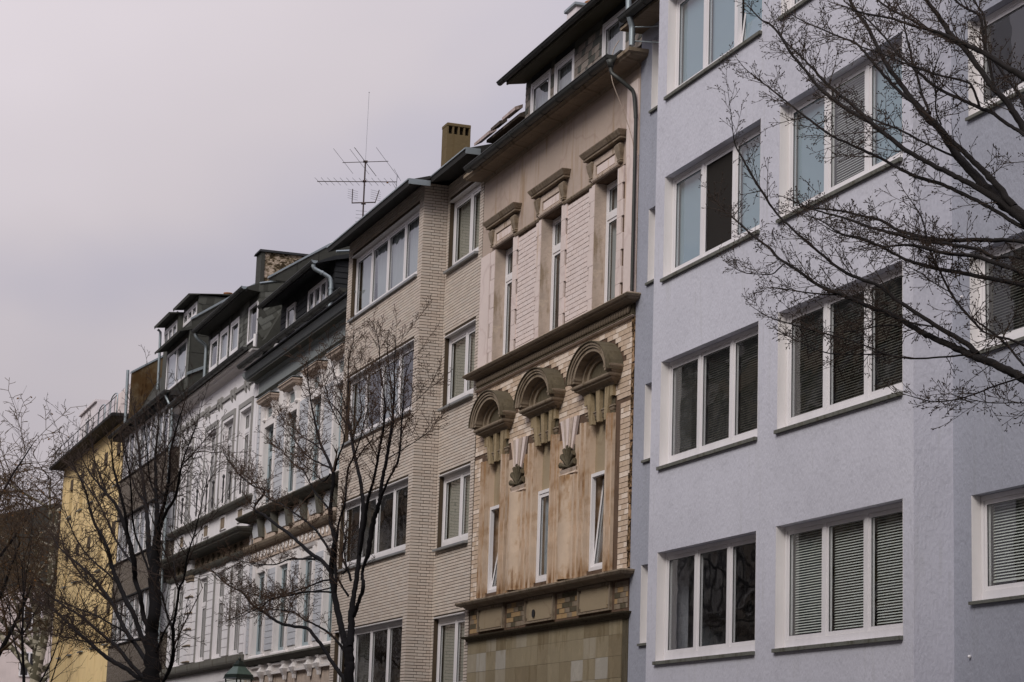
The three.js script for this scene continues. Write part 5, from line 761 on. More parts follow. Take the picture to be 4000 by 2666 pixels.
const T1 = [
[-12.634,1.948,4.5,0.125,-12.631,2.693,4.5,0.1211,-12.659,3.371,4.5,0.119,-12.727,3.807,4.5,0.1133,-12.89,4.09,4.5,0.0957],
[-12.836,3.977,4.5,0.0693,-13.502,4.21,4.496,0.0542,-13.989,4.448,4.493,0.0373,-14.343,4.634,4.491,0.0331,-14.507,4.739,4.489,0.0313,-14.771,4.852,4.488,0.0297,-15.035,4.961,4.486,0.028,-15.286,5.059,4.485,0.0284,-15.566,5.175,4.483,0.0244,-15.878,5.298,4.481,0.0226,-16.131,5.414,4.48,0.0218,-16.416,5.549,4.478,0.0198,-16.61,5.639,4.477,0.0188,-16.985,5.772,4.474,0.018,-17.376,5.928,4.472,0.0159,-17.728,6.061,4.47,0.0149,-18.064,6.206,4.468,0.0139,-18.413,6.395,4.466,0.0129,-18.804,6.585,4.463,0.0118,-19.023,6.741,4.462,0.0106,-19.342,6.907,4.46,0.0094,-19.671,7.108,4.457,0.0082,-20.012,7.315,4.455,0.007,-20.293,7.497,4.453,0.0042],
[-15.18,5.041,4.485,0.0217,-15.309,5.15,4.508,0.0197,-15.553,5.28,4.54,0.0178,-15.839,5.443,4.579,0.0158,-16.15,5.626,4.623,0.0149,-16.335,5.753,4.652,0.0139,-16.467,5.837,4.672,0.0128,-16.788,5.97,4.712,0.013,-16.991,6.07,4.74,0.012,-17.273,6.262,4.784,0.0109,-17.52,6.437,4.825,0.0111,-17.727,6.594,4.861,0.0099,-17.956,6.783,4.903,0.0088,-18.169,7.044,4.958,0.0102,-18.304,7.219,4.995,0.009,-18.431,7.419,5.037,0.0077,-18.519,7.572,5.069,0.0052,-18.498,7.763,5.11,0.0032,-18.457,8.067,5.176,0.0019],
[-12.89,4.09,4.5,0.0905,-13.201,4.768,4.476,0.0823,-13.69,5.366,4.455,0.0742,-14.14,5.754,4.44,0.065,-14.579,6.015,4.428,0.0479,-14.814,6.157,4.422,0.0432,-15.027,6.31,4.416,0.0372,-15.312,6.529,4.407,0.0334,-15.561,6.733,4.399,0.0316,-15.749,6.912,4.393,0.0297,-15.941,7.108,4.386,0.0278,-16.135,7.247,4.38,0.0281,-16.361,7.445,4.373,0.0237,-16.619,7.683,4.364,0.0192,-16.885,7.94,4.354,0.0171,-17.107,8.202,4.345,0.0148,-17.308,8.449,4.336,0.015,-17.508,8.633,4.33,0.0139,-17.656,8.803,4.324,0.0115,-17.839,9.027,4.316,0.0077],
[-14.711,6.133,4.424,0.0258,-14.958,6.4,4.468,0.024,-15.105,6.535,4.492,0.022,-15.287,6.705,4.522,0.02,-15.475,6.867,4.551,0.018,-15.662,7.054,4.584,0.0182],
[-16.31,7.406,4.375,0.0165,-16.523,7.562,4.403,0.0143,-16.694,7.721,4.431,0.0133,-16.846,7.876,4.457,0.0122,-17.017,8.063,4.49,0.011,-17.177,8.212,4.516,0.0099,-17.395,8.328,4.542,0.0075,-17.661,8.474,4.574,0.0063,-18.027,8.677,4.619,0.0052,-18.211,8.801,4.644,0.0026],
[-14.668,6.061,4.426,0.0278,-14.952,6.262,4.473,0.0239,-15.267,6.458,4.523,0.0199,-15.473,6.575,4.554,0.019,-15.683,6.694,4.586,0.0181,-15.915,6.832,4.622,0.0172,-16.113,6.963,4.655,0.0186,-16.275,7.087,4.685,0.0175,-16.475,7.247,4.722,0.0166,-16.744,7.414,4.767,0.0168,-16.977,7.575,4.808,0.0158,-17.172,7.727,4.845,0.0159,-17.32,7.881,4.881,0.0124,-17.466,8.049,4.92,0.0112,-17.579,8.171,4.948,0.0113,-17.715,8.377,4.995,0.0101,-17.849,8.521,5.03,0.0089,-17.999,8.618,5.058,0.0064,-18.16,8.773,5.096,0.0052],
[-16.327,7.136,4.696,0.0152,-16.673,7.357,4.671,0.0144,-17.033,7.6,4.644,0.0134,-17.342,7.794,4.622,0.0124,-17.664,8.008,4.598,0.0114,-17.9,8.187,4.579,0.0102,-18.209,8.405,4.555,0.0078,-18.637,8.706,4.523,0.0066,-18.882,8.97,4.495,0.004],
[-14.484,5.892,4.433,0.0169,-14.703,6.007,4.442,0.015,-15.042,6.207,4.457,0.0142,-15.437,6.413,4.474,0.0145,-15.766,6.574,4.488,0.0137,-16.131,6.722,4.502,0.0139,-16.486,6.907,4.517,0.0118,-16.831,7.093,4.532,0.0108,-17.214,7.28,4.548,0.0098,-17.536,7.441,4.562,0.01,-17.815,7.619,4.575,0.0101,-18.129,7.823,4.59,0.009,-18.397,8.005,4.603,0.0078,-18.672,8.191,4.617,0.0066,-18.955,8.383,4.631,0.0054,-19.187,8.535,4.642,0.0041,-19.392,8.708,4.654,0.0027],
[-15.607,6.756,4.398,0.0091,-16.055,6.998,4.452,0.0081,-16.384,7.19,4.494,0.0083,-16.645,7.319,4.525,0.0072,-16.851,7.422,4.549,0.006],
[-13.201,4.768,4.476,0.0608,-13.217,5.581,4.656,0.0541,-13.416,6.324,4.828,0.0477,-13.612,6.689,4.918,0.0403,-13.717,6.811,4.95,0.0244,-13.872,6.926,4.987,0.0205,-14.064,7.074,5.034,0.0187,-14.294,7.225,5.087,0.0168,-14.442,7.31,5.12,0.0148,-14.652,7.437,5.167,0.0107,-14.855,7.529,5.211,0.0098,-15.14,7.679,5.275,0.0088,-15.419,7.795,5.337,0.0078,-15.717,7.953,5.407,0.0057],
[-13.196,5.396,4.611,0.0432,-13.809,6.194,4.687,0.0338,-14.094,6.552,4.721,0.0249,-14.24,6.763,4.741,0.0231,-14.373,6.898,4.754,0.0211,-14.509,7.035,4.768,0.0192,-14.644,7.196,4.784,0.0194,-14.816,7.404,4.804,0.0196,-14.961,7.538,4.818,0.0197,-15.085,7.691,4.834,0.0177,-15.211,7.846,4.849,0.0156,-15.304,7.946,4.859,0.0135,-15.429,8.127,4.877,0.009],
[-14.777,7.392,4.802,0.013,-15.126,7.574,4.773,0.0111,-15.544,7.805,4.737,0.0102,-15.873,7.998,4.708,0.0093,-16.213,8.186,4.679,0.0083,-16.509,8.375,4.652,0.0072,-16.763,8.578,4.625,0.0049],
[-13.304,5.963,4.759,0.0363,-14.034,6.488,4.759,0.0145,-14.272,6.639,4.759,0.0136,-14.489,6.787,4.758,0.0127,-14.651,6.865,4.758,0.0129,-14.921,7.009,4.758,0.012,-15.287,7.206,4.758,0.0111,-15.51,7.365,4.758,0.0113,-15.738,7.539,4.758,0.0103,-15.973,7.719,4.758,0.0093,-16.141,7.881,4.758,0.0082,-16.387,8.094,4.758,0.0071,-16.614,8.268,4.757,0.006],
[-14.651,6.865,4.758,0.0097,-14.7,7.032,4.789,0.0086,-14.779,7.109,4.804,0.0087,-15.128,7.263,4.848,0.0077,-15.398,7.396,4.884,0.0078,-15.6,7.5,4.911,0.0068,-15.862,7.646,4.947,0.0057,-16.153,7.79,4.987,0.0047],
[-16.088,7.27,4.38,0.0105,-16.281,7.5,4.35,0.0095,-16.395,7.685,4.326,0.0095,-16.501,7.831,4.307,0.0096,-16.622,8.036,4.28,0.0085,-16.742,8.229,4.255,0.0073,-16.803,8.38,4.234,0.0061,-16.972,8.568,4.21,0.0049],
[-15.564,7.005,4.575,0.0057,-15.619,7.147,4.595,0.0057,-15.581,7.287,4.616,0.0057,-15.589,7.429,4.636,0.0045,-15.462,7.53,4.657,0.0034],
[-13.861,5.517,4.448,0.0338,-14.608,5.828,4.412,0.0138,-15.073,5.944,4.392,0.0153,-15.529,6.053,4.372,0.0157,-15.912,6.139,4.355,0.0149,-16.387,6.283,4.334,0.0141,-16.78,6.428,4.317,0.0132,-17.054,6.567,4.303,0.0122,-17.476,6.717,4.285,0.0099,-17.916,6.867,4.266,0.0089,-18.343,6.989,4.247,0.0078,-18.723,7.094,4.231,0.0066],
[-13.656,5.283,4.457,0.0296,-14.495,5.665,4.485,0.0105,-14.901,5.761,4.497,0.0129,-15.135,5.878,4.505,0.0131,-15.5,5.99,4.516,0.0134,-15.924,6.117,4.529,0.0137,-16.21,6.215,4.538,0.0139,-16.482,6.311,4.546,0.0129,-16.761,6.409,4.555,0.0107,-17.024,6.518,4.563,0.0097,-17.319,6.635,4.573,0.0086,-17.624,6.743,4.582,0.0075,-17.937,6.867,4.592,0.0063,-18.315,7.034,4.605,0.0051],
[-13.426,4.993,4.467,0.0327,-14.302,5.493,4.606,0.0145,-14.542,5.604,4.642,0.0147,-14.882,5.747,4.692,0.014,-15.221,5.837,4.74,0.0131,-15.482,5.934,4.778,0.0122,-15.751,6.012,4.817,0.009,-16.028,6.056,4.857,0.008,-16.306,6.184,4.901,0.0069,-16.596,6.28,4.945,0.0059,-16.863,6.444,4.993,0.0048,-17.103,6.557,5.033,0.0036],
[-13.136,4.629,4.482,0.0356,-13.88,5.214,4.442,0.0318,-14.615,5.491,4.413,0.017,-14.941,5.591,4.401,0.0162,-15.293,5.698,4.388,0.0154,-15.754,5.841,4.371,0.0147,-16.238,5.991,4.353,0.0139,-16.672,6.157,4.336,0.0119,-17.073,6.344,4.32,0.0097,-17.575,6.533,4.302,0.0075,-17.983,6.677,4.287,0.0051,-18.35,6.854,4.272,0.0039],
[-13.883,4.715,4.492,0.0149,-14.53,5.021,4.536,0.0084,-14.907,5.151,4.561,0.0075,-15.05,5.252,4.573,0.0086,-15.211,5.392,4.588,0.0087,-15.372,5.556,4.605,0.0088,-15.491,5.737,4.624,0.0078,-15.594,5.894,4.64,0.0078,-15.66,6.022,4.653,0.0067,-15.679,6.163,4.667,0.0056,-15.745,6.293,4.68,0.0045,-15.895,6.467,4.699,0.0034],
[-15.265,5.055,4.485,0.0076,-15.731,5.109,4.515,0.0067,-16.137,5.164,4.541,0.0068,-16.496,5.258,4.565,0.007,-16.821,5.384,4.588,0.0059,-17.227,5.526,4.616,0.006,-17.699,5.67,4.648,0.0049,-18.192,5.833,4.682,0.0051,-18.499,5.94,4.703,0.0038,-18.812,6.09,4.727,0.0026],
[-16.346,5.21,4.555,0.0058,-16.533,5.266,4.545,0.0058,-17.171,5.379,4.51,0.0048,-17.761,5.495,4.477,0.005,-18.328,5.686,4.445,0.0038,-18.794,5.864,4.418,0.0039],
[-13.972,4.748,4.499,0.0168,-14.388,4.729,4.563,0.0073,-14.721,4.703,4.616,0.0063,-14.96,4.672,4.655,0.0053,-15.206,4.663,4.694,0.0043,-15.443,4.684,4.731,0.0044,-15.665,4.748,4.766,0.0033,-15.839,4.806,4.795,0.0022],
[-13.889,4.433,4.493,0.0111,-14.427,4.537,4.541,0.0041,-14.793,4.589,4.574,0.0037,-15.057,4.649,4.598,0.0032,-15.328,4.731,4.623,0.0027],
[-17.618,6.001,4.471,0.0074,-18.125,6.117,4.437,0.0063,-18.59,6.239,4.406,0.0052,-19.041,6.359,4.376,0.004,-19.255,6.403,4.362,0.0027],
[-18.712,6.511,4.464,0.0065,-18.944,6.465,4.467,0.0053,-19.246,6.527,4.47,0.0047,-19.557,6.605,4.474,0.0041,-19.877,6.741,4.477,0.0028,-20.041,6.832,4.48,0.0021],
[-14.438,6.982,4.763,0.0106,-14.54,7.367,4.783,0.0096,-14.579,7.58,4.795,0.0097,-14.773,7.71,4.802,0.0087,-14.931,7.83,4.809,0.0077,-15.067,7.99,4.817,0.0055],
[-14.524,7.306,4.781,0.0086,-14.58,7.575,4.757,0.0075,-14.772,7.788,4.74,0.0055,-14.895,7.922,4.73,0.0044],
[-14.397,4.816,4.557,0.0083,-14.678,5.016,4.518,0.0085,-14.925,5.161,4.489,0.0086,-15.175,5.286,4.461,0.0076],
[-16.415,5.489,4.478,0.007,-16.768,5.568,4.457,0.0059,-17.338,5.626,4.423,0.0049,-17.786,5.697,4.397,0.0037,-18.191,5.799,4.373,0.0025],
[-15.732,5.356,4.564,0.0067,-16.032,5.442,4.599,0.0057,-16.358,5.558,4.639,0.0046,-16.615,5.555,4.671,0.0035],
[-15.35,5.552,4.605,0.0044,-15.687,5.712,4.588,0.0045,-15.962,5.863,4.573,0.0034,-16.165,5.941,4.563,0.0023],
[-13.709,5.959,4.668,0.0224,-14.364,6.821,4.528,0.0196,-14.58,7.037,4.493,0.0097,-14.814,7.246,4.459,0.0098,-15.027,7.429,4.429,0.0089,-15.285,7.582,4.401,0.0079]];
const T2 = [
[-34.024,3.106,4.4,0.0687,-34.079,3.409,4.4,0.0689,-34.114,3.609,4.4,0.0654,-34.346,3.728,4.4,0.0476,-34.552,3.885,4.4,0.0442,-34.902,4.217,4.4,0.0447,-35.225,4.574,4.4,0.0414,-35.468,4.874,4.4,0.0379,-35.416,5.193,4.4,0.0379,-35.357,5.472,4.4,0.0341,-35.673,5.751,4.4,0.0306,-35.725,6.026,4.4,0.0269,-35.683,6.199,4.4,0.0269,-35.643,6.388,4.4,0.0269,-35.642,6.581,4.4,0.0269],
[-34.086,3.644,4.4,0.0545,-34.269,3.964,4.347,0.0512,-34.423,4.249,4.3,0.0478,-34.496,4.476,4.263,0.0369,-34.586,4.819,4.207,0.0371,-34.695,5.147,4.154,0.0336,-34.809,5.441,4.108,0.0375,-34.923,5.738,4.061,0.0339,-35.162,6.07,4.011,0.0304,-35.577,6.452,3.954,0.0269,-36.16,6.86,3.894,0.0254,-36.571,7.174,3.849,0.0238,-36.889,7.462,3.807,0.022,-37.407,7.866,3.75,0.0162,-37.571,8.205,3.701,0.0143,-37.866,8.568,3.65,0.0124,-38.076,8.923,3.6,0.0083,-38.026,9.235,3.553,0.0062,-38.133,9.449,3.523,0.0042],
[-34.231,4.145,4.319,0.0329,-34.09,4.264,4.316,0.0274,-33.955,4.4,4.312,0.0273,-33.796,4.571,4.308,0.029,-33.917,4.78,4.303,0.0218,-33.817,4.918,4.299,0.0218,-33.633,5.12,4.294,0.0362,-33.517,5.455,4.286,0.0362,-33.393,5.624,4.281,0.0325,-33.208,5.804,4.277,0.0288,-33.149,5.965,4.273,0.0269,-33.107,6.196,4.267,0.0251,-32.966,6.414,4.262,0.0233,-32.886,6.622,4.257,0.0215,-32.767,6.932,4.249,0.0215,-32.771,7.223,4.242,0.0161,-32.776,7.516,4.235,0.0126,-32.855,7.858,4.227,0.009,-32.873,8.211,4.219,0.0054,-32.884,8.398,4.215,0.0036],
[-35.68,6.586,4.4,0.025,-36.05,6.845,4.406,0.0214,-36.55,7.146,4.413,0.0197,-36.863,7.468,4.421,0.0179,-37.138,7.769,4.428,0.014,-37.379,8.111,4.437,0.0101,-37.581,8.45,4.445,0.0081,-37.572,8.779,4.454,0.0041],
[-35.568,6.592,4.4,0.0173,-35.302,6.73,4.437,0.0152,-34.818,6.874,4.485,0.0132,-34.573,7.047,4.53,0.0094,-34.836,7.326,4.59,0.0075,-35.1,7.608,4.652,0.0067,-35.165,7.845,4.706,0.0057,-35.189,8.134,4.773,0.0038],
[-35.188,4.571,4.4,0.0301,-35.186,4.779,4.382,0.0263,-35.372,5.002,4.363,0.0265,-35.496,5.318,4.336,0.0247,-35.537,5.686,4.304,0.0172,-35.422,5.887,4.286,0.0152,-35.296,6.066,4.269,0.0152,-35.396,6.565,4.227,0.0153,-35.196,6.734,4.21,0.0133,-34.997,6.902,4.194,0.0114,-34.818,7.109,4.174,0.0094,-34.721,7.346,4.154,0.0076,-34.642,7.623,4.13,0.0057,-34.983,8.065,4.095,0.0038,-35.254,8.503,4.06,0.0029],
[-33.106,5.924,4.274,0.0233,-32.925,6.012,4.274,0.0179,-32.629,6.175,4.274,0.016,-32.302,6.313,4.274,0.0176,-32.202,6.478,4.274,0.0158,-32.174,6.705,4.274,0.0141,-32.148,6.95,4.274,0.0123,-32.096,7.228,4.274,0.0088,-32.086,7.584,4.274,0.0053,-31.811,7.806,4.274,0.0035],
[-34.662,5.163,4.154,0.0261,-34.348,5.541,4.191,0.0259,-34.116,5.868,4.223,0.024,-33.908,6.052,4.242,0.022,-33.59,6.271,4.265,0.02,-33.338,6.531,4.292,0.0181,-33.131,6.74,4.313,0.018,-32.92,6.982,4.338,0.0161,-32.8,7.289,4.367,0.0107,-32.88,7.591,4.395,0.009,-32.993,7.899,4.424,0.0072,-32.969,8.223,4.455,0.0054,-33.127,8.471,4.479,0.0036],
[-32.881,6.458,4.26,0.0072,-32.241,6.523,4.219,0.007,-31.693,6.577,4.184,0.0052,-31.168,6.648,4.148,0.0034,-31.008,6.731,4.13,0.0026],
[-32.17,7.096,4.274,0.0053,-31.453,7.15,4.262,0.0043,-30.963,7.232,4.253,0.0034,-30.71,7.331,4.246,0.0025],
[-34.164,3.11,4.4,0.0308,-35.206,3.402,4.337,0.028,-36.299,3.753,4.266,0.027,-37.066,3.967,4.221,0.0256,-37.84,4.158,4.179,0.0261,-39.094,4.26,4.126,0.0227,-40.326,4.394,4.074,0.0234,-41.942,4.677,4,0.0221,-43.411,4.94,3.933,0.0183,-44.633,5.257,3.867,0.0188,-46.247,5.506,3.798,0.0146,-47.54,5.765,3.738,0.0125,-48.937,6.079,3.672,0.0077],
[-34.278,3.544,4.4,0.0237,-34.607,3.738,4.454,0.0166,-35.023,3.904,4.506,0.0168,-35.523,4.04,4.558,0.0151,-36.221,4.18,4.624,0.0134,-36.683,4.319,4.676,0.0117,-37.547,4.417,4.755,0.0099,-38.374,4.484,4.832,0.0081],
[-35.3,4.579,4.4,0.017,-35.892,4.629,4.415,0.0134,-37.049,4.698,4.445,0.0138,-38.339,4.714,4.48,0.0142,-39.297,4.726,4.506,0.0104,-39.835,4.634,4.526,0.0105,-40.922,4.573,4.559,0.0065,-42.061,4.508,4.594,0.0044],
[-35.39,4.661,4.4,0.0113,-36.426,4.689,4.361,0.0116,-37.766,4.745,4.311,0.01,-39.415,4.842,4.25,0.0083,-41.43,4.941,4.177,0.0066,-43.434,5.183,4.104,0.0069,-44.975,5.459,4.044,0.0047],
[-35.224,4.782,4.382,0.0151,-36.254,4.842,4.333,0.0135,-37.24,4.839,4.283,0.0119,-38.38,4.843,4.226,0.0122,-39.695,4.856,4.163,0.0105,-41.703,4.845,4.064,0.0088,-44.311,4.812,3.937,0.007,-46.322,4.746,3.836,0.0049],
[-35.517,4.935,4.4,0.0323,-36.313,5.193,4.375,0.0291,-37.053,5.354,4.356,0.0297,-38.045,5.624,4.329,0.0264,-39.089,5.907,4.3,0.0271,-40.168,6.161,4.272,0.0256,-41.315,6.451,4.242,0.0242,-42.389,6.698,4.215,0.0203,-41.691,6.945,4.183,0.0178,-42.891,7.196,4.153,0.0137,-44.194,7.536,4.118,0.0117,-45.49,7.96,4.079,0.0097,-46.423,8.302,4.048,0.0074],
[-36.123,5.138,4.381,0.0174,-36.596,5.225,4.385,0.0156,-37.722,5.319,4.393,0.0141,-38.564,5.378,4.399,0.0123,-39.422,5.365,4.405,0.0105,-40.811,5.477,4.415,0.0086,-42.31,5.665,4.426,0.0067,-43.384,5.867,4.434,0.0046],
[-35.447,5.157,4.4,0.0228,-35.962,5.395,4.376,0.0192,-36.566,5.626,4.352,0.0176,-37.067,5.793,4.335,0.0178,-37.868,6.014,4.31,0.0162,-38.899,6.265,4.28,0.0145,-39.869,6.496,4.252,0.0128,-41.094,6.738,4.22,0.0109,-42.213,7.071,4.184,0.009,-43.524,7.455,4.143,0.0069,-44.811,7.658,4.11,0.0048],
[-35.749,5.951,4.4,0.0154,-36.318,6.186,4.404,0.0136,-36.731,6.334,4.407,0.0118,-37.165,6.562,4.411,0.012,-37.7,6.848,4.416,0.0101,-38.409,7.058,4.42,0.0082,-39.249,7.373,4.426,0.0063,-39.834,7.621,4.43,0.0043],
[-35.684,6.625,4.401,0.0154,-36.755,6.859,4.346,0.0138,-37.612,7.05,4.303,0.0121,-38.433,7.282,4.257,0.0103,-39.095,7.519,4.213,0.0084,-39.93,7.829,4.156,0.0064,-40.871,8.23,4.084,0.0044],
[-36.38,7.025,4.41,0.0118,-37.038,7.23,4.416,0.01,-37.716,7.422,4.421,0.0081,-38.515,7.697,4.428,0.0062,-39.344,7.961,4.435,0.0053,-39.933,8.261,4.442,0.0043],
[-36.889,7.462,3.807,0.014,-37.323,7.724,3.828,0.0121,-37.692,7.941,3.845,0.0102,-38.228,8.185,3.866,0.0083,-38.687,8.507,3.891,0.0063,-38.901,8.817,3.917,0.0042],
[-37.407,7.866,3.75,0.0101,-37.651,8.208,3.806,0.0082,-37.838,8.503,3.856,0.0072,-38.034,8.782,3.903,0.0062,-38.04,9.094,3.96,0.0041,-37.68,9.237,3.997,0.0031],
[-36.671,7.269,3.836,0.0119,-36.314,7.498,3.863,0.0099,-35.967,7.685,3.885,0.0078,-36.057,8.054,3.918,0.0059,-35.921,8.388,3.951,0.0039],
[-36.16,6.86,3.894,0.0117,-35.716,7.041,3.864,0.0097,-35.318,7.166,3.84,0.0077,-35.666,7.569,3.802,0.0058,-35.718,7.935,3.764,0.0039],
[-35.867,6.569,4.4,0.0135,-36.433,6.52,4.371,0.0098,-37.278,6.783,4.332,0.008,-38.12,6.99,4.298,0.0061,-39.057,7.299,4.253,0.0042],
[-34.902,4.851,4.373,0.0112,-34.668,4.908,4.362,0.013,-34.997,5.237,4.328,0.0113,-35.037,5.43,4.307,0.0113,-35.353,5.67,4.284,0.0095,-35.443,5.891,4.261,0.0076],
[-34.841,4.499,4.266,0.0168,-35.045,4.642,4.306,0.015,-35.165,4.761,4.338,0.015],
[-34.876,4.747,4.221,0.0187,-35.06,4.947,4.239,0.0169,-35.354,5.158,4.258,0.0133,-35.204,5.371,4.279,0.0113]];
